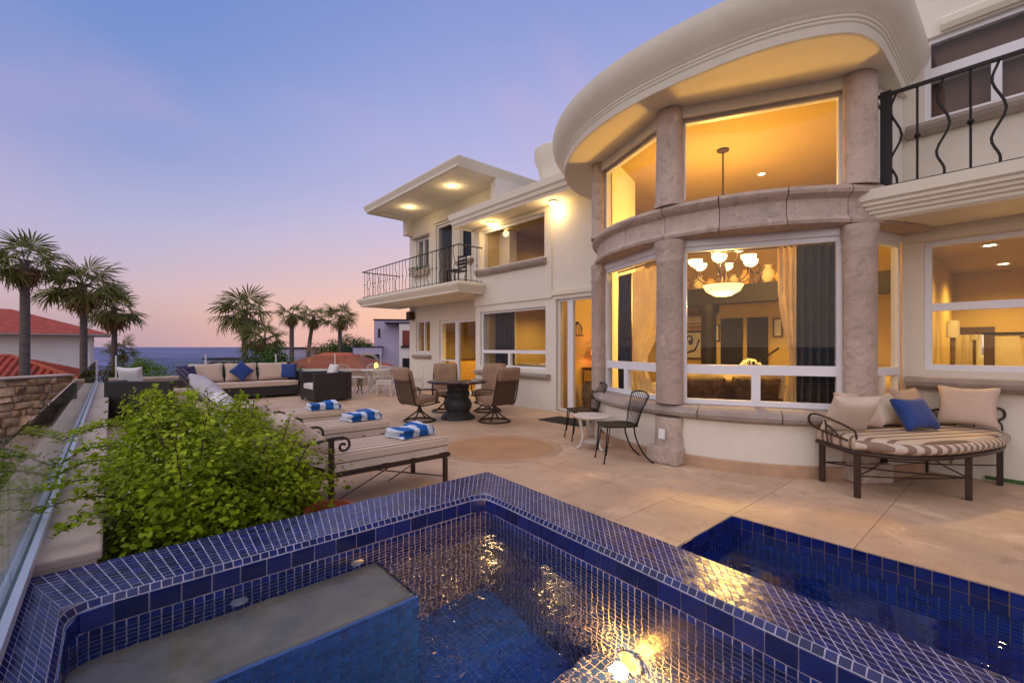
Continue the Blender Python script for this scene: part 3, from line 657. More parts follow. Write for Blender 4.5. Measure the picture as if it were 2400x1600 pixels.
q = MB(); q.sweep([(XR + .0, .97), (XR + .0, -4)], [(0, 2.585), (.035, 2.585), (.035, 2.60), (.05, 2.66), (.05, 2.7245), (0, 2.7245)]); vb(q, "cornice", M['trim'])
q = MB(); q.sweep([(XR + .0, .64), (XR + .0, -4)], [(0, 4.88), (.03, 4.88), (.06, 4.93), (.06, 5.0), (.03, 5.03), (0, 5.03)]); vb(q, "cornice", M['trim'])
# --- right balcony
bpath = [(7.0, 1.34), (6.06, 1.34), (6.06, -4)]
q = MB(); pr = [(-.05, 2.722), (.0, 2.722), (.03, 2.75), (.03, 2.78), (.06, 2.79), (.06, 2.82), (.09, 2.83), (.09, 2.86), (.12, 2.87), (.12, 2.90), (.15, 2.92), (.15, 3.03), (-.05, 3.03)]
q.sweep([(6.06, -4), (6.06, 1.2), (7.0, 1.2)][::-1], [(d, z) for d, z in pr]); vb(q, "balcony_edge", M['trim'])
q = MB(); q.box(6.075, 6.9, -4, 1.185, 2.725, 3.028); vb(q, "balcony_slab", M['soffit'])
def baluster(parent, p, z0, z1, kind, dirv, r=.011):
    q = MB(); p = Vector((*p, 0)); d = Vector((*dirv, 0))
    if kind:
        pts = spline([p + Vector((0, 0, z0)), p + d * -.005 + Vector((0, 0, z0 + .12 * (z1 - z0))), p + d * .05 + Vector((0, 0, z0 + .3 * (z1 - z0))), p - d * .045 + Vector((0, 0, z0 + .55 * (z1 - z0))), p + d * .045 + Vector((0, 0, z0 + .82 * (z1 - z0))), p + Vector((0, 0, z1))], 4)
        q.tube(pts, r, 6)
    else:
        q.tube([p + Vector((0, 0, z0)), p + Vector((0, 0, z1))], r, 6); zc = (z0 + z1) / 2
        q.lathe([(r, -.03), (r * 2.6, -.005), (r * 2.6, .005), (r, .03)], (p.x, p.y, zc + .0), n=8)
    return q.build("baluster", M['iron'], parent, smooth=50)
q = MB(); q.box(6.085, 6.125, -4, 1.10, 4.02, 4.05); q.box(6.095, 6.115, -4, 1.10, 3.075, 3.09); q.box(6.06, 6.14, .94, 1.03, 3.031, 4.06); q.box(6.12, 6.9, 1.08, 1.10, 4.02, 4.05)
rail = vb(q, "railing", M['iron'])
ybs = [yon(p, 6.105) for p in (2100, 2150, 2211, 2275, 2342)]; st = (ybs[0] - ybs[-1]) / 4
for k in range(16):
    y = ybs[k] if k < 5 else ybs[4] - st * (k - 4)
    baluster(rail, (6.105, y), 3.031, 4.02, k % 2 == 0, (0, 1), .011)
# --- dining wall
wallgrid(XD, XD + .25, 4.95, 9.62, 0, 4.47, [(7.05, 9.41, 3.37, 4.37), (7.05, 9.42, .89, 2.29), (5.48, 6.74, .02, 2.42)])
q = MB(); q.box(XD - .035, XD - .001, 6.86, 9.62, 2.46, 4.46); q2 = None
wallgrid(XD - .035, XD - .002, 6.84, 9.64, 2.46, 4.46, [(7.05, 9.41, 3.37, 4.37)], "upper_render")
q = MB(); q.box(XD - .045, XD - .002, 5.0, 6.835, 2.50, 2.60); vb(q, "door_cornice", M['trim'], bevel=.008)
window((XD + .06, 9.41), (XD + .06, 7.05), 3.37, 4.37, fw=.05)
L_ = 2.37
window((XD + .06, 9.42), (XD + .06, 7.05), .89, 2.29, [(.05, L_ - .05, 1.235, 1.315), (1.04, 1.12, .94, 1.235)], [(.05, 1.04, .94, 1.235), (1.12, L_ - .05, .94, 1.235), (.05, L_ - .05, 1.315, 2.24)], fw=.05)
sillbar(XD - .036, 6.98, 9.48, 3.355, .15, .13); sillbar(XD - .001, 6.9, 9.55, .80, .13, .13)
window((XD + .08, 6.74), (XD + .08, 5.48), .02, 2.42, [(.27, .42, .05, 2.37)], [(.05, .27, .08, 2.37), (.42, 1.21, .08, 2.37)], fw=.05, name="sliding_door")
# dining block eave
ef = [(-.02, 4.45), (.02, 4.45), (.03, 4.50), (.065, 4.53), (.075, 4.60), (.11, 4.64), (.12, 4.78), (-.02, 4.80)]
q = MB(); q.sweep([(7.4, 9.80), (6.66, 9.80), (6.66, 5.5)], ef); vb(q, "eave_fascia", M['trim'], smooth=25)
q = MB(); q.box(6.64, 9.5, 5.55, 9.78, 4.474, 4.79); vb(q, "eave_roof", M['soffit'])
# --- wing
wallgrid(XW, XW + .25, 8.95, 14.24, 0, 5.72, [(12.89, 13.8, 1.2, 2.27), (9.85, 12.34, .02, 2.2), (12.97, 13.8, 3.97, 5.0), (11.62, 12.55, 3.02, 5.25), (10.62, 11.2, 4.0, 4.95)])
q = MB(); q.box(XW + .25, 11.5, 13.99, 14.24, 0, 5.72); q.box(7.45, XW - .001, 9.42, 9.62, 0, 4.44); vb(q, "wing_end_wall", M['stucco'])
window((XW + .06, 13.8), (XW + .06, 12.89), 1.2, 2.27, [(.43, .49, 1.25, 2.22)], [(.05, .43, 1.25, 2.22), (.49, .86, 1.25, 2.22)], fw=.05)
window((XW + .06, 13.8), (XW + .06, 12.97), 3.97, 5.0, [(.39, .45, 4.02, 4.95)], [(.05, .39, 4.02, 4.95), (.45, .78, 4.02, 4.95)], fw=.05)
window((XW + .06, 11.2), (XW + .06, 10.62), 4.0, 4.95, fw=.05, glass=M['dglass'])
window((XW + .06, 12.55), (XW + .06, 11.62), 3.02, 5.25, fw=.07, name="balcony_door")
window((XW + .06, 12.34), (XW + .06, 9.85), .02, 2.2, [(.82, 1.0, .07, 2.15), (.07, .82, .95, 1.0)], [(.07, .82, 1.0, 2.13), (.07, .82, .08, .95), (1.0, 2.42, .08, 2.13)], fw=.07, name="patio_door")
sillbar(XW - .001, 12.8, 13.9, 1.12, .12, .12); sillbar(XW - .001, 10.5, 11.3, 3.93, .12, .12)
q = MB(); q.box(XW - .09, XW - .001, 12.9, 13.9, 5.02, 5.09); vb(q, "window_hood", M['sill'], bevel=.01)
q = MB(); q.sweep([(XW, 12.62), (XW, 11.5)], [(0, 5.32), (.05, 5.32), (.06, 5.37), (.03, 5.42), (0, 5.42)]); vb(q, "door_hood", M['trim'])
# wing roof
rf = [(-.3, 5.70), (.0, 5.70), (.02, 5.74), (.09, 5.90), (.09, 5.93), (-.3, 5.95)]
q = MB(); q.sweep([(9.6, 14.2), (6.24, 14.2), (6.24, 8.98), (12, 8.98)], rf); vb(q, "wing_fascia", M['trim'])
q = MB(); q.box(6.2, 12, 9.0, 14.18, 5.715, 5.94); vb(q, "wing_roof", M['soffit'])
q = MB(); q.box(7.35, 12, 8.97, 9.17, 4.79, 5.712); vb(q, "wing_side_wall", M['stucco'])
q = MB(); q.box(7.55, 7.799, 14.0, 14.24, 5.2, 5.712); vb(q, "eave_bracket", M['stucco'])
# wing balcony
wp = [(7.8, 15.02), (6.38, 15.02), (6.38, 9.22), (7.2, 9.22)]
q = MB(); q.sweep(wp, [(-.2, 2.74), (-.03, 2.74), (.0, 2.78), (.09, 2.90), (.11, 2.94), (.11, 3.0), (-.2, 3.0)]); vb(q, "balcony_edge", M['trim'])
q = MB(); q.box(6.37, 7.8, 9.64, 15.01, 2.745, 2.996); q.box(6.37, 7.16, 9.23, 9.64, 2.745, 2.996); vb(q, "balcony_slab", M['soffit'])
q = MB(); q.tube([(7.78, 14.98, 3.92), (6.42, 14.98, 3.92), (6.42, 9.27, 3.92), (7.15, 9.27, 3.92)], .016, 6); q.tube([(7.78, 14.98, 3.06), (6.42, 14.98, 3.06), (6.42, 9.27, 3.06), (7.15, 9.27, 3.06)], .009, 6)
rail = vb(q, "railing", M['iron'])
k = 0; y = 9.27
while y < 14.99: baluster(rail, (6.42, y), 3.0, 3.92, k % 3 == 1, (0, 1), .008); y += .205; k += 1
for x in np.arange(6.62, 7.7, .2): baluster(rail, (x, 14.98), 3.0, 3.92, k % 3 == 1, (1, 0), .008); k += 1
for x in np.arange(6.6, 7.1, .19): baluster(rail, (x, 9.27), 3.0, 3.92, k % 3 == 1, (1, 0), .008); k += 1
# --- rooms behind the glass
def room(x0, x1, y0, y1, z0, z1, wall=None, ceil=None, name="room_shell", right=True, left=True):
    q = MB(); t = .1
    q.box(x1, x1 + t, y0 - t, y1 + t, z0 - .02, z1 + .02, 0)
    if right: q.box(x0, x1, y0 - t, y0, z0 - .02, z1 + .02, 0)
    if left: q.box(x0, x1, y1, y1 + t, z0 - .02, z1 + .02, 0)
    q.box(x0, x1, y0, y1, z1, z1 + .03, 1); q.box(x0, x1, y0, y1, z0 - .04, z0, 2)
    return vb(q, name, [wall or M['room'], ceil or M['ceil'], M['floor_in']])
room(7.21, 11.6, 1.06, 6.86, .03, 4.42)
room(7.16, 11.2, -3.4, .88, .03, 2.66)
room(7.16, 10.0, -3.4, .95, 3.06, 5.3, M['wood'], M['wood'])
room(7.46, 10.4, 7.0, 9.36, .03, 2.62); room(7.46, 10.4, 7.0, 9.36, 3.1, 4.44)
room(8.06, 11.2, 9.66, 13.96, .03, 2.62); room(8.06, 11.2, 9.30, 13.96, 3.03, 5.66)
# great room: mezzanine beam, pillar, back wall trim
M['beam'] = pm("black_wood", (.013, .008, .004), .6, var=.3, scale=6, stretch=(1, 8, 8))
q = MB(); q.box(9.3, 9.62, 1.06, 6.86, 2.27, 2.62); vb(q, "dark_beam", M['beam'])
q = MB(); q.box(9.62, 11.6, 1.06, 6.86, 2.50, 2.60); vb(q, "mezzanine_floor", M['ceil'])
yc = yon(1661, 9.46); q = MB(); q.lathe([(.15, .03), (.15, 2.05), (.2, 2.14), (.2, 2.268)], (9.46, yc, 0), n=20); vb(q, "inner_pillar", M['beam'], smooth=40)
for pxa, pxb, zz in ((1690, 1740, 2.1), (1752, 1800, 2.1)):
    ya, yb = yon(pxb, 11.58), yon(pxa, 11.58); q = MB(); q.box(11.55, 11.599, ya, yb, .03, zz); vb(q, "inner_doorway", M['beam'])
# recessed and surface lamps on the house
M['bulb'] = glow("warm_bulb", (1.0, .60, .17), 20); M['spot'] = glow("spot_bulb", (1.0, .84, .55), 30)
def downlight(x, y, z, power, label, col=(1, .72, .36), r=.05, spot=True):
    t = thing("downlight", (x, y, z), label, "ceiling light")
    q = MB(); q.lathe([(r * 1.5, -.001), (r * 1.45, -.012), (r, -.012), (r * .95, -.002)], n=20); q.build("trim_ring", M['frame'], t, smooth=40)
    q = MB(); q.lathe([(0, -.006), (r * .95, -.005)], n=20); q.build("bulb", M['spot'], t)
    if power:
        d = bpy.data.lights.new("downlight_lamp", "SPOT"); d.energy = power; d.color = col; d.spot_size = R(150); d.spot_blend = .8; d.shadow_soft_size = .05
        o = bpy.data.objects.new("downlight_lamp", d); COL.objects.link(o); o.parent = t; o.location = (0, 0, -.03)
    return t
p = PX(960, 486, 14.0)
def onz(px, py, z): return PX(px, py, F * (z - EYE) / (HY - py))
p = onz(960, 486, 5.7); t_ = downlight(p.x, p.y, 5.713, 0, "small lit spot in the far wing soffit nearer the roof corner by the sky"); plight("soffit_light", (p.x, p.y, 5.57), 8, (1, .72, .36), .03, t_)
p = onz(1060, 437, 5.7); t_ = downlight(p.x, p.y, 5.713, 0, "small lit spot in the wing soffit above the balcony door"); plight("soffit_light", (p.x, p.y, 5.57), 8, (1, .72, .36), .03, t_)
def flushlamp(x, y, z, power, label):
    t = thing("flush_lamp", (x, y, z), label, "ceiling light")
    q = MB(); q.lathe([(.10, 0), (.10, -.02), (.085, -.028)], n=20); q.build("base", M['bronze'], t, smooth=40)
    q = MB(); q.lathe([(.082, -.02), (.09, -.05), (.07, -.095), (.0, -.115)], n=20); q.build("globe", M['bulb'], t, smooth=60)
    plight("flush_light", (x, y, z - .2), power, (1, .70, .34), .08, t)
p = onz(1297, 474, 4.45); flushlamp(p.x, p.y, 4.474, 11, "frosted globe lamp under the eave beside the round bay")
p = onz(1150, 523, 4.45); flushlamp(p.x, p.y, 4.474, 11, "frosted globe lamp under the eave over the upper dining window")
# wall speaker
sp = thing("wall_speaker", (7.72, 13.95, 2.45), "small dark speaker hanging under the balcony at the wing corner", "speaker")
q = MB(); q.box(-.16, .05, -.12, .12, -.14, .14); q.build("cabinet", M['bronze'], sp, bevel=.03); q = MB(); q.box(.05, .078, -.03, .03, -.04, .04); q.build("bracket", M['iron'], sp)
# ================================================================== things inside the rooms
M['shade'] = glow("lit_glass_shade", (1.0, .74, .34), 5.5); M['shade2'] = glow("lit_alabaster", (1.0, .66, .26), 2.2)
M['gold_cloth'] = pm("gold_curtain", (.86, .74, .50), .8, var=.1, bump=.2, bscale=60, trans=.55); M['dark_cloth'] = pm("charcoal_curtain", (.045, .042, .040), .85, var=.2, bump=.2, bscale=60)
M['brown_cloth'] = pm("brown_upholstery", (.12, .07, .04), .8, var=.35, scale=14, bump=.3, bscale=40); M['cream'] = pm("cream_cloth", (.62, .52, .38), .85, var=.08, bump=.2, bscale=90)
M['amber_wood'] = pm("amber_cabinet", (.66, .38, .08), .5, var=.2, scale=5, stretch=(1, 1, 6), bump=.05); M['clay'] = pm("brown_clay", (.16, .095, .05), .7, var=.25, scale=8, bump=.2)
M['mirror'] = pm("mirror", (.85, .85, .85), .03, var=0, bump=0, metal=1.0); M['paper'] = pm("picture_paper", (.62, .58, .52), .7, var=.1)
M['white_ac'] = pm("white_plastic", (.75, .68, .55), .5, var=.02, bump=0)
ch_ = thing("chandelier", (7.05, 3.10, 4.42), "lit iron chandelier with upturned glass bowls in the round bay", "chandelier")
q = MB(); q.lathe([(.0, 0), (.09, -.004), (.085, -.03), (.02, -.05)], n=18); q.build("ceiling_rose", M['bronze'], ch_, smooth=40)
q = MB(); q.tube([(0, 0, -.03), (0, 0, -1.55)], .012, 8); q.lathe([(.012, -1.5), (.04, -1.55), (.03, -1.75), (.05, -1.85), (.02, -2.0)], n=12); q.build("stem", M['bronze'], ch_, smooth=40)
def bowl(parent, x, y, z, r, mat, name="glass_bowl"):
    q = MB(); q.lathe([(.02, 0), (r * .6, .02), (r * .92, r * .55), (r, r * 1.05), (r * .95, r * 1.05), (r * .55, .035), (0, .02)], (x, y, z), n=18); return q.build(name, mat, parent, smooth=60)
for k in range(6):
    a = k * PI / 3 + .3; ca, sa = math.cos(a), math.sin(a)
    q = MB(); q.tube(spline([(.03 * ca, .03 * sa, -1.95), (.20 * ca, .20 * sa, -2.06), (.38 * ca, .38 * sa, -1.98), (.42 * ca, .42 * sa, -1.80)], 5), .009, 6); q.tube(spline([(.42 * ca, .42 * sa, -1.86), (.52 * ca, .52 * sa, -1.98), (.60 * ca, .60 * sa, -1.9), (.55 * ca, .55 * sa, -1.84)], 5), .006, 6); q.build("arm", M['bronze'], ch_, smooth=60)
    bowl(ch_, .42 * ca, .42 * sa, -1.80, .105, M['shade'])
for k in range(3):
    a = k * 2 * PI / 3 + .75; ca, sa = math.cos(a), math.sin(a)
    q = MB(); q.tube(spline([(.02 * ca, .02 * sa, -1.75), (.14 * ca, .14 * sa, -1.78), (.22 * ca, .22 * sa, -1.60)], 5), .009, 6); q.build("arm", M['bronze'], ch_, smooth=60); bowl(ch_, .22 * ca, .22 * sa, -1.60, .105, M['shade'])
q = MB(); q.lathe([(0, -2.25), (.12, -2.235), (.24, -2.17), (.29, -2.08), (.27, -2.08), (.1, -2.19), (0, -2.2)], n=26); q.build("centre_bowl", M['shade2'], ch_, smooth=60)
plight("chandelier_light", (7.05, 3.10, 2.98), 300, (1, .54, .11), .22, ch_); plight("chandelier_glow", (7.05, 3.10, 2.08), 150, (1, .62, .15), .12, ch_)
WARM = (1, .63, .16)
p = onz(1785, 407, 4.42); downlight(p.x, p.y, 4.418, 70, "small round ceiling spot seen through the upper bay window", WARM)
downlight(10.6, 3.2, 2.498, 60, "ceiling spot under the mezzanine behind the chandelier", WARM); downlight(10.5, 5.2, 2.498, 70, "ceiling spot under the mezzanine near the hall side", WARM)
for k, (px, py) in enumerate(((2320, 573), (2352, 617), (2205, 683))):
    p = onz(px, py, 2.66); downlight(p.x, p.y, 2.658, 170, ["bright ceiling spot nearest the right window glass", "bright ceiling spot second from the right window glass", "bright ceiling spot deepest in the right hand room"][k], WARM, .06)
downlight(9.3, -1.8, 2.658, 150, "ceiling spot at the right edge of the right hand room", WARM)
downlight(8.9, 8.2, 2.618, 130, "ceiling spot in the room behind the lower dining window", WARM); downlight(9.0, 8.2, 4.438, 60, "ceiling spot in the room behind the upper dining window", WARM)
downlight(9.4, 11.6, 2.618, 320, "ceiling spot behind the far patio door", WARM); downlight(9.6, 12.6, 5.658, 4, "ceiling spot in the bedroom behind the balcony", WARM)
downlight(8.3, 5.9, 4.418, 130, "ceiling spot inside above the sliding door", WARM)
def curtain(p0, p1, z0, z1, mat, label, waves=7, amp=.035, tie=None, name="curtain", pull=0):
    p0, p1 = Vector(p0), Vector(p1); d = (p1 - p0).normalized(); nn = Vector((-d.y, d.x)); L = (p1 - p0).length; q = MB(); nu, nv = waves * 6, 14; g = []
    for j in range(nv + 1):
        v = j / nv; z = z0 + (z1 - z0) * v; w = 1.0
        if tie is not None: w = 1 - .62 * math.exp(-((v - tie) / .20) ** 2)
        for i in range(nu + 1):
            u = i / nu; a = u * L * w + pull * L * (1 - w); o = amp * (.6 + .4 * w) * math.sin(u * waves * 2 * PI) + .006 * math.sin(u * 41 + v * 9)
            pt = p0 + d * a + nn * o; g.append((pt.x, pt.y, z))
    n = len(g); g += [(x + nn.x * .004, y + nn.y * .004, z) for x, y, z in g]; W = nu + 1
    f = [(j * W + i, j * W + i + 1, (j + 1) * W + i + 1, (j + 1) * W + i) for j in range(nv) for i in range(nu)]
    f2 = [tuple(n + k for k in t[::-1]) for t in f]; q.add(g, f + f2)
    o = q.build(name, mat, smooth=70); return tag(o, label, "curtain")
def inset(pa, pb, t, off):
    d = (pb - pa).normalized(); return pa + (pb - pa) * t + Vector((-d.y, d.x)) * off
curtain(inset(c1, c2, .72, .24), inset(c1, c2, .98, .24), .05, 2.56, M['dark_cloth'], "dark heavy curtain at the right of the large bay window", 6, .045)
curtain(inset(c1, c2, .62, .20), inset(c1, c2, .72, .20), .05, 2.56, M['gold_cloth'], "gold curtain edge beside the dark curtain in the bay", 3, .03, .45, pull=1)
curtain(inset(c0, c1, .08, .22), inset(c0, c1, .30, .22), .05, 2.50, M['dark_cloth'], "dark sheer curtain at the left of the narrow bay window", 5, .035)
curtain(inset(c0, c1, .33, .20), inset(c0, c1, .86, .20), .05, 2.50, M['gold_cloth'], "gold tied curtain in the narrow bay window beside the stone column", 5, .04, .45)
q = MB()
for a_, b_ in ((c0, c1), (c1, c2)):
    A, B = inset(a_, b_, .08, .22), inset(a_, b_, .94, .22); q.tube([(A.x, A.y, 2.565), (B.x, B.y, 2.565)], .014, 8)
tag(q.build("curtain_rod", M['bronze']), "dark curtain rods along the top of the bay windows", "curtain rod")
# back wall of the great room
def wallpic(px0, px1, py0, py1, xw, name, label, cat, mat, fm, fw=.05, th=.03):
    y1, y0 = yon(px0, xw), yon(px1, xw); Z = (PX(px0, py0, 1) * 0).x; r = ((px0 + px1) / 2 - 1200) / F; Z = xw / (.75 * r + .661); z1, z0 = EYE + (HY - py0) / F * Z, EYE + (HY - py1) / F * Z
    t = thing(name, (xw - .002, (y0 + y1) / 2, z0), label, cat); w, h = (y1 - y0) / 2, z1 - z0
    q = MB(); q.box(-th, 0, -w, w, 0, fw); q.box(-th, 0, -w, w, h - fw, h); q.box(-th, 0, -w, -w + fw, fw, h - fw); q.box(-th, 0, w - fw, w, fw, h - fw); q.build("frame", fm, t)
    q = MB(); q.box(-th * .5, -.002, -w + fw, w - fw, fw, h - fw); q.build("panel", mat, t); return t, w, h
t, w, h = wallpic(1598, 1648, 775, 842, 11.6, "scroll_picture", "framed picture of a dark scroll on the room wall", "picture", M['paper'], M['wood'])
q = MB(); sp_ = [(-.022, w * (.15 + .42 * math.exp(-.12 * k) * math.cos(k * .45)), h * (.62 + .30 * math.exp(-.12 * k) * math.sin(k * .45))) for k in range(26)]; q.tube(sp_, .022, 6)
q.tube(spline([(-.022, -w * .7, h * .7), (-.022, -w * .3, h * .35), (-.022, w * .1, h * .28), (-.022, w * .7, h * .2)], 6), .02, 6); q.build("scroll", M['iron'], t, smooth=60)
ym = yon(1771, 11.6); t = thing("arched_mirror", (11.598, ym, 1.32), "small arched mirror in a dark frame on the back wall", "mirror")
def archpoly(w, h, n=10): return [(-w, 0), (w, 0)] + [(w * math.cos(a), h + w * math.sin(a)) for a in [PI * k / n for k in range(n + 1)]]
q = MB(); ap = archpoly(.17, .38); q.prism(ap, 0, .04); q.xf(Matrix(((0, 0, -1, 0), (-1, 0, 0, 0), (0, 1, 0, 0), (0, 0, 0, 1)))); q.build("frame", M['wood'], t)
q = MB(); q.prism([(x, y + .06) for x, y in archpoly(.10, .30)], .041, .046); q.xf(Matrix(((0, 0, -1, 0), (-1, 0, 0, 0), (0, 1, 0, 0), (0, 0, 0, 1)))); q.build("glass", M['mirror'], t)
ya = yon(1620, 11.6); t = thing("air_conditioner", (11.598, ya, 1.95), "white wall air conditioner high on the room wall", "air conditioner")
q = MB(); q.box(-.2, 0, -.42, .42, 0, .26); q.build("case", M['white_ac'], t, bevel=.03); q = MB(); q.box(-.206, -.19, -.38, .38, .03, .06); q.build("vent", M['clay'], t)
def tlamp(loc, label, hh=.5, sr=.16, sh=.2, mat=None, power=8, bm=None, name="table_lamp", col=(1, .6, .2)):
    t = thing(name, loc, label, "lamp"); q = MB(); q.lathe([(.09, 0), (.085, .02), (.03, .04), (.022, hh * .5), (.04, hh * .6), (.018, hh)], n=16); q.build("stand", bm or M['clay'], t, smooth=40)
    q = MB(); q.lathe([(sr, hh), (sr * .75, hh + sh)], n=20); 
    q.f = q.f[:-2]; q.m = q.m[:len(q.f)]; q.build("shade", mat or M['shade2'], t, smooth=60)
    if power: plight("lamp_light", Vector(loc) + Vector((0, 0, hh + sh * .5)), power, col, .04, t)
    return t
def block(name, label, cat, loc, parts, rz=0):
    t = thing(name, loc, label, cat, rz=rz)
    for pn, mat, bxs, bv in parts:
        q = MB()
        for bx in bxs: q.box(*bx)
        q.build(pn, mat, t, bevel=bv)
    return t
block("side_table", "low wooden table by the stair in the great room", "table", (10.9, 2.15, .03), [("top", M['wood'], [(-.25, .25, -.4, .4, .62, .66)], .01)] + [("leg", M['wood'], [(sx * .2 - .02, sx * .2 + .02, sy * .34 - .02, sy * .34 + .02, 0, .62)], 0) for sx in (-1, 1) for sy in (-1, 1)])
tlamp((10.9, 2.15, .69), "small lit table lamp at the stair foot beside the curtain", .3, .14, .2)
q = MB(); q.tube([PX(1770, 852, 8.9), PX(1826, 815, 8.7)], .02, 8); q.tube([PX(1770, 852, 8.9), PX(1770, 900, 8.9)], .03, 8); tag(q.build("stair_rail", M['iron']), "dark sloping stair handrail inside the great room", "handrail")
# seats near the bay glass
def insofa(loc, rz, L, label, body, cush):
    t = thing("indoor_sofa", loc, label, "sofa", rz=rz)
    q = MB(); q.box(-L / 2, L / 2, -.4, .4, .1, .4); q.build("base", body, t, bevel=.03); q = MB(); q.box(-L / 2, L / 2, -.45, -.2, .3, .88); q.build("backrest", body, t, bevel=.06)
    for s_ in (-1, 1): q = MB(); q.box(s_ * L / 2 - .1, s_ * L / 2 + .1, -.42, .42, .1, .62); q.build("arm", body, t, bevel=.05)
    k = max(1, round(L / .7))
    for i in range(k):
        q = cushion(L / k - .06, .55, .18); q.xf(TR(-L / 2 + (i + .5) * L / k, .08, .48)); q.build("seat_cushion", cush, t, smooth=60); q = cushion(L / k - .1, .45, .2); q.xf(TR(-L / 2 + (i + .5) * L / k, -.16, .72, rx=R(75))); q.build("back_cushion", cush, t, smooth=60)
    return t
insofa((6.55, 2.75, .035), R(135), 1.5, "brown patterned sofa with its back to the large bay window", M['brown_cloth'], M['brown_cloth'])
insofa((8.6, 2.0, .035), R(60), 1.7, "cream sofa deeper in the great room under the chandelier", M['cream'], M['cream'])
insofa((8.9, 4.4, .035), R(100), 1.6, "cream sofa beyond the pillar in the great room", M['cream'], M['cream'])
# behind the sliding door
block("console", "low console against the hall wall behind the sliding door", "console", (8.75, 6.6, .03), [("body", M['amber_wood'], [(-.55, .55, -.2, .2, .05, .85)], .01), ("top", M['wood'], [(-.6, .6, -.24, .22, .85, .89)], .008)])
t = thing("twig_vase", (8.95, 6.55, .922), "tall vase of dry twigs on the hall console", "vase"); q = MB(); q.lathe([(.06, 0), (.1, .1), (.09, .2), (.05, .28), (.06, .3)], n=18); q.build("vase", M['clay'], t, smooth=50)
q = MB()
for k in range(26):
    a = random.uniform(0, 6.28); l = random.uniform(.35, .75); s_ = random.uniform(.1, .42); q.tube([(0, 0, .25), (s_ * .5 * math.cos(a), s_ * .5 * math.sin(a) * .5, .25 + l * .6), (s_ * math.cos(a), s_ * math.sin(a) * .5, .25 + l)], [.006, .005, .002], 5)
q.build("twigs", M['clay'], t)
M['red_shade'] = glow("red_lamp_shade", (1.0, .25, .04), 1.4); tlamp((8.35, 6.5, .89), "red shaded table lamp on the hall console", .32, .17, .2, M['red_shade'], 6, None, "red_lamp", (1, .5, .15))
t = thing("wall_lantern", (7.95, 6.78, 1.66), "arched iron lantern on the hall wall", "lantern"); q = MB()
for k in range(9): a = PI * k / 8; q.tube([(.13 * math.cos(a), -.03 + .03 * 0, .0), (.13 * math.cos(a), -.03, .12 + .13 * math.sin(a))], .006, 5)
q.tube([(.14 * math.cos(PI * k / 12), -.03, .12 + .14 * math.sin(PI * k / 12)) for k in range(13)], .01, 6); q.box(-.15, .15, -.07, .01, -.02, .0); q.box(-.01, .01, -.04, .076, .25, .30); q.build("cage", M['iron'], t)
for k, (x, y, hh, lb) in enumerate(((7.85, 6.35, .62, "tall clay pot inside the sliding door"), (8.1, 6.05, .45, "short clay pot inside the sliding door"))):
    q = MB(); q.lathe([(.1, 0), (.17, hh * .35), (.16, hh * .7), (.09, hh * .92), (.11, hh), (.09, hh), (.07, hh * .9)], (0, 0, 0), n=20); o = q.build("clay_pot", M['clay'], smooth=50); o.location = (x, y, .032); tag(o, lb, "pot", "clay pots inside the sliding door")
# right hand room
t, w, h = wallpic(2183, 2332, 767, 872, 11.2, "wall_mirror", "large dark framed mirror on the back wall of the right room", "mirror", M['mirror'], M['wood'], .13, .05)
p = PX(2233, 860, 6.6); t = thing("floor_lamp", (p.x, p.y, .032), "slim floor lamp with a white drum shade inside the right window", "lamp"); q = MB(); q.lathe([(.13, 0), (.13, .02), (.015, .03), (.015, 1.5)], n=16); q.tube([(0, 0, .03), (0, 0, 1.5)], .028, 8); q.build("stand", M['clay'], t, smooth=40)
M['wshade'] = pm("white_shade", (.75, .70, .60), .8, var=.02, trans=.4); q = MB(); q.lathe([(.075, 1.50), (.072, 1.72), (.05, 1.745), (0, 1.75)], n=20); q.build("shade", M['wshade'], t, smooth=60)
insofa((9.9, -.55, .035), R(95), 1.6, "cream sofa in the right hand room", M['cream'], M['cream'])
block("kitchen_island", "dark counter at the left of the right hand room", "counter", (9.2, .55, .03), [("body", M['clay'], [(-.5, .5, -.25, .25, 0, .9)], .01), ("top", M['wood'], [(-.55, .55, -.28, .28, .9, .94)], .008)])
t = thing("wall_hanging", (11.19, yon(2385, 11.2), 1.0), "cream cloth hanging from a black rod on the right room wall", "wall hanging"); q = MB(); q.tube([(-.04, -.4, .62), (-.04, .4, .62)], .02, 8); q.build("rod", M['iron'], t)
q = MB(); q.prism([(-.3, -.75), (.22, -.75), (.1, -.2), (.02, .6), (-.3, .6)], 0, .02); q.xf(Matrix(((0, 0, -1, 0), (-1, 0, 0, 0), (0, 1, 0, 0), (0, 0, 0, 1)))); q.build("cloth", M['cream'], t)
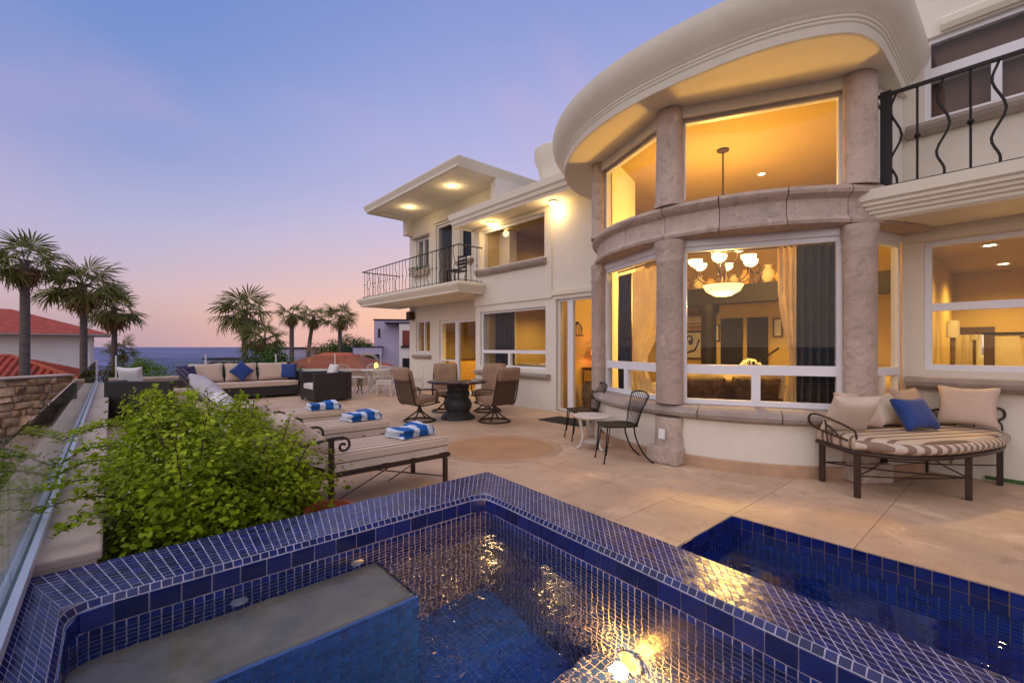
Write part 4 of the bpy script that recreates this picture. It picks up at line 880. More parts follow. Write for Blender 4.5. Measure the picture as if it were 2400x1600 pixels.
# behind the dining window and the far patio door
curtain((7.62, 9.3), (7.62, 8.55), .05, 2.5, M['dark_cloth'], "dark curtain at the left of the lower dining window", 5, .04)
t, w, h = wallpic(1226, 1250, 742, 830, 10.38, "narrow_mirror", "narrow mirror on the room wall behind the lower dining window", "mirror", M['mirror'], M['wood'], .05)
q = MB(); q.box(9.3, 10.4, 7.0, 7.75, .04, 2.61); vb(q, "inner_partition", M['wood'])
block("sideboard", "wooden sideboard behind the lower dining window", "sideboard", (9.0, 7.35, .03), [("body", M['wood'], [(-.25, .29, -.32, .38, 0, .95)], .01)]); tlamp((8.95, 7.4, .98), "white shaded lamp on the sideboard behind the lower dining window", .25, .17, .32, M['shade2'], 8)
insofa((8.3, 8.3, .035), R(-90), 1.5, "olive sofa back just inside the lower dining window", M['brown_cloth'], M['cream'])
t = thing("hanging_basket", (8.6, 8.0, 2.61), "dark hanging lamp shade behind the lower dining window", "pendant lamp"); q = MB(); q.lathe([(.02, 0), (.02, -.1), (.15, -.12), (.17, -.2), (.12, -.32), (0, -.36)], n=20); q.build("shade", M['clay'], t, smooth=50)
block("cabinet", "amber wooden cabinet behind the far patio door", "cabinet", (9.3, 13.0, .03), [("body", M['amber_wood'], [(-.9, .9, -.3, .3, 0, .92)], .01), ("top", M['wood'], [(-.95, .95, -.33, .33, .92, .96)], .008)])
t = thing("shelf_unit", (10.2, 12.2, .03), "cream shelf unit seen through the far patio door", "shelf"); q = MB()
q.box(-.45, -.40, -.18, .18, 0, 2.3); q.box(.40, .45, -.18, .18, 0, 2.3); q.build("side", M['cream'], t)
for z in (.02, .5, .98, 1.46, 1.94, 2.28): q = MB(); q.box(-.40, .40, -.18, .18, z, z + .035); q.build("shelf", M['cream'], t)

# ornaments on the mezzanine beam and smaller furnishings
for k in range(9):
    y = yon(1612 + k * 27, 9.46); r_ = random.uniform(.07, .13); hh = random.uniform(.16, .36); q = MB()
    q.lathe([(r_ * .6, 0), (r_, hh * .35), (r_ * .95, hh * .6), (r_ * .45, hh * .85), (r_ * .6, hh), (r_ * .4, hh)], n=16); o = q.build("shelf_pot", [M['clay'], M['cream'], M['amber_wood']][k % 3], smooth=50); o.location = (9.46, y, 2.621)
    tag(o, ["round brown pot", "tall cream jar", "amber bowl", "squat brown jar", "slim cream pot", "wide amber jar", "dark clay jug", "small cream urn", "amber vase"][k] + " on the dark beam" + [" above the picture", " left of the pillar", " over the pillar", " right of the pillar", " above the left doorway", " between the two doorways", " above the right doorway", " above the arched mirror", " beside the gold curtain"][k], "pot", "ornaments along the dark beam")
def dchair(x, y, rz, label):
    t = thing("dining_chair", (x, y, .032), label, "chair", "indoor dining chairs", rz); q = MB(); q.box(-.21, .21, -.21, .21, .42, .48); q.build("seat", M['cream'], t, bevel=.02); q = MB(); q.box(-.22, -.17, -.20, .20, .50, 1.02); q.build("backrest", M['cream'], t, bevel=.02)
    for sx in (-1, 1):
        for sy in (-1, 1): q = MB(); q.box(sx * .18 - .02, sx * .18 + .02, sy * .18 - .02, sy * .18 + .02, 0, .42); q.build("leg", M['wood'], t)
dchair(7.35, 2.55, R(20), "cream dining chair under the chandelier, nearer the glass"); dchair(8.05, 3.35, R(200), "cream dining chair under the chandelier, farther from the glass")
t = thing("indoor_table", (7.7, 2.95, .032), "round wooden table under the chandelier", "table"); q = MB(); q.lathe([(.25, 0), (.22, .04), (.07, .1), (.07, .68), (.2, .70), (.55, .71), (.55, .745), (0, .746)], n=28); q.build("top", M['wood'], t, smooth=35)
t = thing("flower_vase", (7.7, 2.95, .779), "small bouquet in a vase on the indoor table", "vase"); q = MB(); q.lathe([(.05, 0), (.07, .1), (.04, .2), (.055, .22)], n=14); q.build("vase", M['cream'], t, smooth=50); q = MB()
for k in range(60):
    a = random.uniform(0, 6.28); e_ = random.uniform(.2, 1.4); c_ = Vector((.16 * math.cos(a) * math.cos(e_), .16 * math.sin(a) * math.cos(e_), .26 + .16 * math.sin(e_))); u = Vector((random.gauss(0, 1), random.gauss(0, 1), random.gauss(0, 1))).normalized() * .03; v = u.orthogonal().normalized() * .02; q.add([c_ - u, c_ + v, c_ + u, c_ - v], [(0, 1, 2, 3)])
q.build("bouquet", M['paper'], t)
for k, (a_, b_, c_, d_, lb) in enumerate(((1812, 1836, 745, 790, "small dark framed picture between the mirror and the gold curtain"), (1672, 1688, 760, 800, "narrow framed picture right of the inner pillar"))): wallpic(a_, b_, c_, d_, 11.6, "small_picture", lb, "picture", M['paper'], M['wood'], .035)
# ================================================================== furniture on the terrace
M['tan_cush'] = pm("tan_cushion", (.52, .36, .24), .85, var=.08, scale=6, bump=.25, bscale=120, sheen=.2); M['sand'] = pm("sand_cushion", (.62, .47, .36), .85, var=.06, scale=6, bump=.25, bscale=120, sheen=.2)
M['blue_cush'] = pm("royal_blue_cushion", (.008, .045, .22), .75, var=.1, scale=6, bump=.25, bscale=120, sheen=.2); M['white_cush'] = pm("white_cushion", (.70, .66, .64), .85, var=.05, bump=.25, bscale=120)
M['wicker'] = pm("dark_wicker", (.026, .019, .018), .55, var=.3, scale=40, bump=.8, bscale=70, stretch=(1, 1, 2.2)); M['sling'] = pm("brown_sling", (.10, .062, .036), .7, var=.15, scale=30, bump=.3, bscale=160)
M['swivel'] = pm("swivel_cushion", (.30, .185, .11), .85, var=.12, scale=5, bump=.3, bscale=90, sheen=.15)
M['stripe'] = stripem("striped_cushion", (.66, .52, .39), (.33, .205, .125), 1, .10, .36)
M['basestone'] = pm("dark_cast_stone", (.035, .036, .036), .6, var=.3, scale=9, bump=.4, bscale=40); M['tabletop'] = pm("brown_glass_top", (.05, .028, .022), .06, var=.2, scale=3, bump=.0, spec=.8, coat=.6)
M['white_iron'] = pm("white_cast_iron", (.66, .62, .56), .5, var=.08, scale=12, bump=.15, bscale=60)
M['towel'] = stripem("blue_white_towel", (.66, .72, .80), (.008, .11, .40), 0, .19, .60, rough=.95)
M['mat'] = pm("dark_doormat", (.022, .026, .016), .95, var=.3, scale=30, bump=.6, bscale=120)
M['pale_cush'] = pm('pale_band', (.64, .53, .42), .85, var=.06, bump=.25, bscale=120)
# --- loungers
def lounger(loc, label, pil):
    t = thing("sun_lounger", loc, label, "sun lounger", "striped loungers in a row beside the parapet")
    q = MB()
    for s_ in (-1, 1): q.box(-.42, .86, s_ * .30 - .018, s_ * .30 + .018, .285, .325)
    q.box(.84, .88, -.30, .30, .285, .325); q.box(-.44, -.40, -.30, .30, .285, .325); q.box(.2, .23, -.28, .28, .292, .318); q.build("frame", M['bronze'], t, bevel=.006)
    for sx, zt in ((-.33, .62), (.80, .286)):
        for s_ in (-1, 1):
            q = MB(); y = s_ * .325; q.box(sx - .02, sx + .02, y - .02, y + .02, 0.0, zt); q.build("leg", M['bronze'], t, bevel=.004)
    for s_ in (-1, 1):                                    # scrolled arm rests and wire braces
        y = s_ * .325; q = MB(); sc = [(-.33 + .10 + .075 * math.exp(-.10 * k) * math.sin(k * .5), y, .625 - .075 + .075 * math.exp(-.10 * k) * math.cos(k * .5)) for k in range(16)]
        q.tube([(-.74, y, .56), (-.5, y, .60), (-.33, y, .625)] + sc, .012, 6); q.build("arm_rest", M['bronze'], t, smooth=60)
        q = MB(); q.tube([(-.33, y * .98, .07), (.2, y * .95, .29)], .006, 6); q.tube([(.80, y * .98, .10), (.2, -y * .9, .16)], .006, 6); q.build("brace", M['bronze'], t)
    q = cushion(1.26, .64, .085, 9, .3, .0, .1); q.xf(TR(.25, 0, .44)); q.build("seat_cushion", M['stripe'], t, smooth=50)
    q = cushion(1.25, .63, .085, 9, .3, .0, .1); q.xf(TR(.25, 0, .368)); q.build("under_cushion", M['pale_cush'], t, smooth=50)
    q = cushion(.66, .62, .13, 8, .25, .0, .1); q.xf(TR(-.64, 0, .535, ry=R(22))); q.build("back_cushion", M['stripe'], t, smooth=50)
    q = MB(); q.mbox(TR(-.66, 0, .445, ry=R(22)), -.34, .30, -.30, .30, -.02, .02); q.build("back_frame", M['bronze'], t)
    if pil:
        q = cushion(.46, .50, .17, 8, .6, .5); q.xf(TR(-.50, .0, .65, ry=R(38))); o = q.build("throw_pillow", M['sand'], smooth=60); o.location = loc; tag(o, pil, "pillow", "pillows on the loungers")
    return t
LG = [((1.72, 4.20, 0), "striped sun lounger nearest the spa with a bronze scroll arm", "sand pillow at the head of the nearest lounger"),
      ((1.74, 5.55, 0), "middle striped sun lounger of the row", "sand pillow at the head of the middle lounger"),
      ((1.72, 6.92, 0), "farthest striped sun lounger, half hidden by the shrub", None)]
for a_ in LG: lounger(*a_)
def towel(loc, rz, label):
    q = MB()
    for k, (dx, w) in enumerate(((0, .44), (.012, .43), (-.008, .42))):
        c_ = cushion(w, .28, .042, 7, .35, .05); c_.xf(TR(dx, .0, .021 + k * .034)); q.add(c_.v, c_.f)
    c_ = cushion(.20, .275, .045, 6, .6, .0); c_.xf(TR(.10, 0, .112)); q.add(c_.v, c_.f)
    ph = random.uniform(0, 6); q.v = [(x + .012 * math.sin(y * 21 + z * 30 + ph), y + .014 * math.sin(x * 13 + z * 40 + ph), max(0, z * .82 + (.010 * math.sin(x * 17 + ph) * math.sin(y * 19 + 1.3 * ph)) * (z > .03))) for x, y, z in q.v]
    o = q.build("folded_towel", M['towel'], smooth=60); o.location = loc; o.rotation_euler = (0, 0, rz); return tag(o, label, "towel", "folded beach towels on the loungers")
towel((2.32, 4.22, .485), R(12), "folded blue and white towel on the nearest lounger"); towel((2.36, 5.55, .485), R(8), "folded blue and white towel on the middle lounger")
towel((2.34, 6.85, .485), R(-6), "folded blue and white towel on the farthest lounger"); 
# --- dining set
dx, dy = 5.08, 7.36
t = thing("dining_table", (dx, dy, 0), "round brown topped table on a dark urn shaped pedestal", "table")
q = MB(); q.lathe([(.33, 0), (.335, .03), (.30, .075), (.25, .10), (.225, .14), (.265, .22), (.275, .29), (.24, .37), (.205, .41), (.225, .45), (.23, .51), (.20, .55), (.22, .62), (.23, .70)], n=28); q.build("pedestal", M['basestone'], t, smooth=35)
q = MB(); q.lathe([(.0, .70), (.58, .70), (.60, .715), (.60, .735), (.585, .745), (0, .748)], n=48); q.build("top", M['tabletop'], t, smooth=35)
def swivel():
    t = thing("swivel_chair", (0, 0, 0), "", "chair", "tan swivel chairs round the dining table")
    q = MB(); q.tube([(.29 * math.cos(a), .29 * math.sin(a), .018) for a in np.linspace(0, 2 * PI, 36, endpoint=False)], .016, 8, True)
    for k in range(4): a = k * PI / 2 + .6; q.tube(spline([(.29 * math.cos(a), .29 * math.sin(a), .022), (.17 * math.cos(a), .17 * math.sin(a), .10), (.03 * math.cos(a), .03 * math.sin(a), .20)], 4), .014, 6)
    q.build("base_ring", M['bronze'], t, smooth=50)
    q = MB(); q.lathe([(.045, .16), (.05, .22), (.03, .25), (.03, .30), (.09, .31), (.09, .325)], n=16); q.build("swivel_post", M['bronze'], t, smooth=40)
    q = MB()
    for s_ in (-1, 1):
        y = s_ * .27; q.tube(spline([(.27, y, .36), (.0, y, .325), (-.24, y, .34), (-.33, y, .60), (-.40, y * .95, .92)], 5), .014, 6)
    q.tube([(.27, -.27, .36), (.27, .27, .36)], .012, 6); q.tube([(-.24, -.27, .34), (-.24, .27, .34)], .012, 6); q.tube([(-.40, -.257, .918), (-.40, .257, .918)], .013, 6); q.build("frame", M['bronze'], t, smooth=50)
    for s_ in (-1, 1):
        y = s_ * .29; q = MB(); q.tube(spline([(-.335, y * .95, .62), (-.1, y, .62), (.14, y, .60), (.20, y, .54), (.16, y, .36)], 5), .013, 6); q.build("arm", M['bronze'], t, smooth=50)
    q = MB(); q.mbox(TR(-.325, 0, .64, ry=R(-13)), -.006, .006, -.25, .25, -.29, .31); q.build("back_sling", M['sling'], t)
    q = cushion(.54, .52, .13, 8, .4, .1); q.xf(TR(.01, 0, .405, ry=R(-4))); q.build("seat_cushion", M['swivel'], t, smooth=60)
    q = cushion(.60, .50, .10, 8, .45, .1); q.xf(TR(-.275, 0, .69, ry=R(-103))); q.build("back_cushion", M['swivel'], t, smooth=60)
    q = cushion(.25, .53, .15, 7, .7, .0); q.xf(TR(-.39, 0, .90, ry=R(-100))); q.build("head_roll", M['swivel'], t, smooth=60)
    return t
sw = swivel()
SC = [(4.36, 7.58, "swivel chair left of the dining table, its brown back towards the loungers"), (5.38, 6.60, "swivel chair in front right of the dining table, seen from behind"), (5.44, 8.34, "swivel chair behind the dining table on the left"), (6.12, 7.74, "swivel chair behind the dining table next to the house wall")]
for k, (x, y, lb) in enumerate(SC):
    o = sw if k == 0 else clone(sw)
    o.location = (x, y, 0); o.rotation_euler = (0, 0, math.atan2(dy - y, dx - x) + (.35, -.35, -.2, .15)[k]); o["label"] = lb
# --- black wire chairs, white table, mat
def wirechair():
    t = thing("wire_chair", (0, 0, 0), "", "chair", "black wire chairs at the little white table")
    q = MB(); sh = [(.20, -.17), (.22, 0), (.20, .17), (.0, .20), (-.18, .17), (-.21, 0), (-.18, -.17), (.0, -.20)]; sh = [(p.x, p.y) for p in spline([(*a, 0) for a in sh + sh[:1]], 4)][:-1]
    q.prism(sh, .436, .444); q.tube([(x, y, .44) for x, y in sh], .010, 6, True); q.build("seat", M['iron'], t, smooth=40)
    for sx, sy in ((1, 1), (1, -1)): q = MB(); q.tube([(.18 * sx, .155 * sy, .44), (.21, .165 * sy, .12), (.23, .17 * sy, 0.006)], .009, 6); q.tube([(.15, .155 * sy, .43), (.20, .165 * sy, .1)], .007, 6); q.lathe([(.014, 0), (.014, .012), (.008, .016)], (.23, .17 * sy, 0), n=8); q.build("leg", M['iron'], t, smooth=50)
    for sy in (1, -1): q = MB(); q.tube(spline([(-.15, .15 * sy, .44), (-.17, .165 * sy, .30), (-.25, .19 * sy, .12), (-.36, .21 * sy, .006)], 5), .010, 6); q.lathe([(.014, 0), (.014, .012), (.008, .016)], (-.36, .21 * sy, 0), n=8); q.build("leg", M['iron'], t, smooth=50)
    q = MB(); top = [(-.27 - .05 * math.cos(a * 1.2), .26 * math.sin(a * 1.25) / math.sin(1.25), .80 + .045 * math.cos(a * 1.5)) for a in np.linspace(-1, 1, 13)]; q.tube(top, .009, 6)
    bot = [(-.17 - .035 * math.cos(a * 1.2), .165 * a, .445) for a in np.linspace(-1, 1, 13)]
    for i, (a, c) in enumerate(zip(bot, top)): q.tube([a, ((a[0] + c[0]) / 2 + .012, (a[1] + c[1]) / 2 * .95, (a[2] + c[2]) / 2), c], .0075 if i in (0, 12) else .0038, 5)
    q.build("wire_back", M['iron'], t, smooth=50); return t
wc = wirechair(); wc.location = (4.70, 3.36, 0); wc.rotation_euler = (0, 0, R(146)); wc["label"] = "black wire chair in front of the white table, nearest the camera"
clone(wc, (5.40, 4.50, 0), R(150), "black wire chair behind the white table by the sliding door")
t = thing("white_side_table", (4.95, 3.95, 0), "small round white cast table between the wire chairs", "table"); q = MB(); q.lathe([(0, .44), (.25, .44), (.262, .45), (.26, .462), (0, .465)], n=36); q.build("top", M['white_iron'], t, smooth=35)
for k in range(3):
    a = k * 2 * PI / 3 + 2.4; q = MB(); q.tube(spline([(.17 * math.cos(a), .17 * math.sin(a), .44), (.16 * math.cos(a), .16 * math.sin(a), .34), (.13 * math.cos(a), .13 * math.sin(a), .2), (.16 * math.cos(a), .16 * math.sin(a), .06), (.21 * math.cos(a), .21 * math.sin(a), .012)], 5), [.035, .032, .03, .028, .026, .024, .022, .021, .02, .019, .018, .017, .016, .016, .016, .016, .016, .017, .018, .019, .02], 8); q.build("leg", M['white_iron'], t, smooth=50)
q = MB(); q.lathe([(.12, .10), (.12, .112)], n=20); q.build("lower_shelf", M['white_iron'], t)
q = MB(); q.box(6.12, 6.72, 5.15, 6.2, .003, .016); tag(q.build("doormat", M['mat'], bevel=.004), "dark doormat before the sliding door", "doormat")
# --- daybed
db = thing("daybed", (6.0, .8, 0), "wide curved iron daybed with a striped cushion below the right window", "daybed")
out_ = [(5.54, 1.46), (5.18, 1.06), (5.26, .74), (5.52, .50), (5.90, .33), (6.35, .19), (6.76, .16), (6.86, .42), (6.84, .74), (6.4, 1.02)]
cur = [(p.x - 6, p.y - .8) for p in spline([(*a, 0) for a in out_[1:7]], 5)] + [(out_[7][0] - 6, out_[7][1] - .8), (out_[8][0] - 6, out_[8][1] - .8), (out_[9][0] - 6, out_[9][1] - .8), (out_[0][0] - 6, out_[0][1] - .8)]
q = MB(); q.tube([(x, y, .415) for x, y in cur], .022, 8, True)
for k in range(-3, 4): q.box(-.62 + .1 * 0, .78, k * .12 - .01, k * .12 + .01, .405, .418)
q.build("seat_frame", M['bronze'], db, smooth=50)
for x, y in ((5.56, 1.42), (5.20, 1.05), (6.12, 1.0), (6.82, .76), (5.88, .36), (6.74, .19)): q = MB(); q.box(x - 6 - .025, x - 6 + .025, y - .8 - .025, y - .8 + .025, .01, .415); q.lathe([(.022, 0), (.03, .004), (.022, .012)], (x - 6, y - .8, 0), n=10); q.build("leg", M['bronze'], db, bevel=.004)
q = MB()
for a_, c_ in (((5.56, 1.42), (5.88, .36)), ((5.20, 1.05), (6.12, 1.0)), ((6.12, 1.0), (6.74, .19)), ((5.88, .36), (6.82, .76)), ((5.56, 1.42), (6.12, 1.0)), ((5.20, 1.05), (5.88, .36))): q.tube([(a_[0] - 6, a_[1] - .8, .20), ((a_[0] + c_[0]) / 2 - 6, (a_[1] + c_[1]) / 2 - .8, .185), (c_[0] - 6, c_[1] - .8, .20)], .007, 6)
q.build("stretcher", M['bronze'], db, smooth=50)
def armloop(A, B, z0, z1, name="arm"):
    A, B = Vector((A[0] - 6, A[1] - .8, 0)), Vector((B[0] - 6, B[1] - .8, 0)); d = (B - A); o = d.cross(Vector((0, 0, 1))).normalized()
    q = MB(); q.tube(spline([B + Vector((0, 0, z0)), B + Vector((0, 0, z1 - .06)), B - d * .12 + o * .03 + Vector((0, 0, z1)), A + d * .15 + o * .10 + Vector((0, 0, z1 + .07)), A - d * .02 + o * .13 + Vector((0, 0, z1 + .02)), A + d * .10 + o * .10 + Vector((0, 0, z1 - .07)), B - d * .15 + o * .02 + Vector((0, 0, z1 - .13))], 6), .011, 6)
    q.tube(spline([A + Vector((0, 0, z0)), A + o * .03 + Vector((0, 0, z1 - .08)), A + d * .3 + o * .06 + Vector((0, 0, z1 - .02)), A + d * .62 + o * .04 + Vector((0, 0, z1 - .1)), A + d * .5 + o * .03 + Vector((0, 0, z0 + .1))], 6), .009, 6)
    q.tube([A + d * .35 + o * .05 + Vector((0, 0, z0)), A + d * .35 + o * .08 + Vector((0, 0, z1 + .03))], .008, 6); q.build(name, M['bronze'], db, smooth=60)
armloop((5.56, 1.42), (5.20, 1.06), .415, .64); armloop((6.76, .19), (6.84, .76), .415, .70)
M['dayside'] = stripem("daybed_stripe", (.60, .47, .34), (.22, .14, .09), 1, .125, .30)
q = MB(); n = len(cur); rings = [(.985, .43), (1.0, .45), (1.005, .49), (1.0, .53), (.975, .552), (.93, .562)]
for f_, z in rings: q.v += [(x * f_, y * f_, z) for x, y in cur]
for k in range(len(rings) - 1): q.f += [(k * n + i, k * n + (i + 1) % n, (k + 1) * n + (i + 1) % n, (k + 1) * n + i) for i in range(n)]
q.f += [tuple(range(n - 1, -1, -1)), tuple(range((len(rings) - 1) * n, len(rings) * n))]; q.m = [0] * len(q.f); q.xf(Matrix.Rotation(R(29), 4, 'Z')); q.build("mattress", M['dayside'], db, smooth=45).rotation_euler = (0, 0, R(-29))
M['chev'] = stripem("edge_stripe", (.62, .52, .42), (.26, .17, .12), 0, .085, .5)
q = MB(); q.tube([(x * 1.004, y * 1.004, .49) for x, y in cur[:26]], .047, 8); q.build("mattress_edge", M['chev'], db, smooth=60)
def pillow(loc, w, h, th, rx, rz, mat, label, group="cushions on the daybed", pin=.5, ry=0):
    q = cushion(w, h, th, 9, .72, pin); o = q.build("cushion", mat, smooth=60); o.location = loc; o.rotation_euler = (R(rx), R(ry), R(rz)); return tag(o, label, "cushion", group)
pillow((5.50, 1.17, .735), .45, .44, .16, 58, 136, M['pale_cush'], "pale cushion leaning on the left arm of the daybed")
pillow((5.83, 1.17, .74), .44, .42, .15, 66, -30, M['sand'], "sand cushion at the left of the daybed back, behind the pale one")
pillow((6.14, 1.02, .73), .40, .38, .15, 66, -24, M['pale_cush'], "grey sand cushion in the middle of the daybed back")
pillow((6.50, .86, .75), .48, .44, .15, 66, -22, M['tan_cush'], "tan cushion at the right of the daybed back")
pillow((6.10, .76, .72), .40, .36, .14, 58, -30, M['blue_cush'], "royal blue cushion in the middle of the daybed")
pillow((6.68, .42, .78), .50, .44, .15, 78, -96, M['sand'], "large upright sand cushion at the right end of the daybed")
q = MB(); q.tube([(6.90, .30, .03), (6.88, -.6, .025), (6.86, -1.6, .025)], .02, 8); tag(q.build("green_strip", pm("strip_green", (.05, .13, .02), .5)), "green strip lying along the wall behind the daybed", "strip")  # tube added to stand in for the green strip at the wall foot
# --- wicker seats
def wsofa(loc, rz, L, label, group=None, D=.86, H=.72, backc=None):
    t = thing("wicker_sofa" if L > 1.6 else "wicker_armchair", loc, label, "sofa" if L > 1.6 else "armchair", group, rz)
    q = MB(); q.box(-L / 2 + .1, L / 2 - .1, -D / 2, D / 2 - .12, .06, .30); q.build("base", M['wicker'], t, bevel=.01)
    q = MB(); q.box(-L / 2, L / 2, D / 2 - .12, D / 2, .04, H); q.build("backrest", M['wicker'], t, bevel=.015)
    for s_ in (-1, 1): q = MB(); x = s_ * (L / 2 - .055); q.box(x - .055, x + .055, -D / 2, D / 2 - .121, .04, H - .003); q.build("arm", M['wicker'], t, bevel=.015)
    q = MB(); q.box(-L / 2 + .03, -L / 2 + .07, -D / 2 + .03, -D / 2 + .07, 0, .045); q.build("foot", M['iron'], t)
    c_ = cushion(L - .24, D - .16, .15, 8, .25, .02); c_.xf(TR(0, -.06, .375)); c_.build("seat_cushion", M['sand'] if L > 1.6 else M['white_cush'], t, smooth=50)
    return t
wsofa((2.75, 14.15, 0), 0, 2.85, "long dark wicker sofa with sand cushions at the far end of the terrace", H=.70)
for k in range(3):
    q = cushion(.80, .52, .20, 9, .6, .3); o = q.build("sofa_cushion", M['sand'], smooth=60); o.location = (1.88 + k * .80, 14.30, .70); o.rotation_euler = (R(74), 0, 0); tag(o, ["sand back cushion at the left of the wicker sofa", "sand back cushion in the middle of the wicker sofa, behind the blue one", "sand back cushion at the right of the wicker sofa"][k], "cushion", "back cushions of the wicker sofa")
o = cushion(.46, .46, .16, 9, .7, .5).build("cushion", M['blue_cush'], smooth=60); o.matrix_world = TR(2.66, 14.10, .74, rx=R(72)) @ Euler((0, 0, R(45))).to_matrix().to_4x4(); tag(o, "royal blue cushion turned on its corner on the wicker sofa", "cushion", "blue cushions of the wicker seats")
o = cushion(.46, .46, .16, 9, .7, .5).build("cushion", M['blue_cush'], smooth=60); o.location = (3.86, 14.16, .70); o.rotation_euler = (R(76), 0, R(-30)); tag(o, "royal blue cushion against the right arm of the wicker sofa", "cushion", "blue cushions of the wicker seats")
o = cushion(.48, .46, .16, 9, .7, .4).build("cushion", pm("indigo_cushion", (.035, .028, .10), .8, var=.1), smooth=60); o.location = (1.45, 13.95, .70); o.rotation_euler = (R(70), 0, R(35)); tag(o, "indigo cushion at the left end of the wicker sofa", "cushion", "blue cushions of the wicker seats")
wsofa((4.25, 12.25, 0), R(-90), 1.12, "dark wicker armchair right of the sofa, turned side on", "wicker armchairs", .95, .74)
o = cushion(.52, .46, .18, 9, .7, .4).build("cushion", M['white_cush'], smooth=60); o.location = (4.45, 12.3, .72); o.rotation_euler = (R(72), 0, R(-90)); tag(o, "pale cushion in the right wicker armchair", "cushion", "pale cushions of the wicker armchairs")
wsofa((.62, 11.6, 0), R(150), 1.12, "dark wicker armchair by the parapet, its back to the camera", "wicker armchairs", .95, .74)
o = cushion(.46, .46, .16, 9, .7, .5).build("cushion", M['white_cush'], smooth=60); o.location = (.30, 11.9, .78); o.rotation_euler = (R(78), 0, R(150)); tag(o, "pale cushion peeking over the wicker armchair by the parapet", "cushion", "pale cushions of the wicker armchairs")
block("stone_bollard", "short tan stone pillar behind the shrub", "pillar", (.95, 9.6, 0), [("shaft", M['tan'], [(-.12, .12, -.12, .12, 0, .62)], .01), ("cap", M['parapet'], [(-.14, .14, -.14, .14, .62, .68)], .012)])
# --- closed parasol
M['parasol'] = pm("parasol_cloth", (.50, .46, .47), .9, var=.2, scale=6, bump=.5, bscale=26, col2=(.36, .33, .35)); A = PX(430, 866, 8.6); B = PX(640, 1010, 6.3); B.z = .02; d = (B - A)
t = thing("closed_parasol", B, "rolled grey parasol leaning across the farthest lounger", "parasol"); Lp = [A + d * k / 9 - B for k in range(10)]
q = MB(); q.tube([A + d * -.02 - B, B - B], .02, 8); q.build("pole", M['bronze'], t)
q = MB(); q.tube(Lp[1:8], [.05, .145, .165, .155, .135, .16, .11], 14); q.build("canopy", M['parasol'], t, smooth=60)
q = MB(); q.tube([Lp[4] + d * .025, Lp[5]], .152, 14); q.build("tie_band", M['white_cush'], t, smooth=60)
for k, (u, v) in enumerate(((-.16, .03), (-.22, -.04))):
    q = MB(); s0 = Vector((u, u * .3, v)); q.tube([Lp[0] + s0 * .6, Lp[6] + s0], .016, 6); q.build("rib", M['bronze'], t)
# --- white cast iron set
def wchair():
    t = thing("white_chair", (0, 0, 0), "", "chair", "white cast iron chairs at the far wall"); q = MB(); q.box(-.22, .22, -.21, .21, .42, .445); q.box(-.21, .21, -.2, .2, .34, .42); q.build("seat", M['white_iron'], t, bevel=.008)
    for sx in (-1, 1):
        for sy in (-1, 1): q = MB(); q.tube(spline([(sx * .19, sy * .18, .42), (sx * .205, sy * .19, .25), (sx * .19, sy * .18, .1), (sx * .24, sy * .22, .008)], 4), [.026] * 5 + [.02] * 4 + [.016] * 4, 6); q.build("leg", M['white_iron'], t, smooth=50)
    q = MB(); ar = [(-.22, .24 * math.cos(a), .72 + .14 * math.sin(a)) for a in np.linspace(0, PI, 11)]; q.tube([(-.21, .24, .44)] + ar + [(-.21, -.24, .44)], .014, 6); q.tube([(-.22, -.23, .70), (-.22, .23, .70)], .008, 5); q.tube([(-.22, -.23, .58), (-.22, .23, .58)], .008, 5)
    for k in range(7): y = -.18 + .06 * k; q.tube([(-.215, y, .44), (-.22, y, .72 + .14 * math.sqrt(max(0, 1 - (y / .24) ** 2)))], .006, 5)
    for k in range(6): y = -.15 + .06 * k; q.tube([(-.22, y + .02 * math.cos(a), .64 + .02 * math.sin(a)) for a in np.linspace(0, 2 * PI, 8, endpoint=False)], .005, 4, True)
    q.build("lattice_back", M['white_iron'], t, smooth=50); return t
wh = wchair(); wh.location = (5.80, 12.05, 0); wh.rotation_euler = (0, 0, R(60)); wh["label"] = "white cast iron chair nearest the dining set"
clone(wh, (6.25, 13.6, 0), R(-110), "white cast iron chair behind the white table, facing the camera"); clone(wh, (5.35, 13.7, 0), R(-80), "white cast iron chair at the left of the white table"); clone(wh, (6.95, 12.3, 0), R(150), "white cast iron chair by the patio door")
t = thing("white_table", (6.0, 13.0, 0), "white cast iron table at the far wall", "table"); q = MB(); q.lathe([(0, .68), (.42, .68), (.43, .695), (.42, .71), (0, .712)], n=32); q.build("top", M['white_iron'], t, smooth=35)
for k in range(4): a = k * PI / 2 + .5; q = MB(); q.tube(spline([(.3 * math.cos(a), .3 * math.sin(a), .68), (.2 * math.cos(a), .2 * math.sin(a), .45), (.18 * math.cos(a), .18 * math.sin(a), .2), (.3 * math.cos(a), .3 * math.sin(a), .01)], 4), .022, 6); q.build("leg", M['white_iron'], t, smooth=50)
t = thing("scroll_table", (5.15, 12.85, 0), "low table on scrolled black iron legs by the far wall", "table"); q = MB(); q.box(-.35, .35, -.22, .22, .50, .53); q.build("top", M['white_iron'], t, bevel=.006)
for s_ in (-1, 1):
    q = MB(); q.tube([(s_ * .28, .16 * math.cos(a), .30 + .16 * math.sin(a)) for a in np.linspace(0, 2 * PI, 14, endpoint=False)], .012, 6, True); q.tube(spline([(s_ * .28, .2, .5), (s_ * .28, .08, .42), (s_ * .28, -.05, .3), (s_ * .28, -.2, .02)], 4), .012, 6); q.tube(spline([(s_ * .28, -.2, .5), (s_ * .28, -.08, .42), (s_ * .28, .05, .3), (s_ * .28, .2, .02)], 4), .012, 6); q.build("scroll_leg", M['iron'], t, smooth=50)
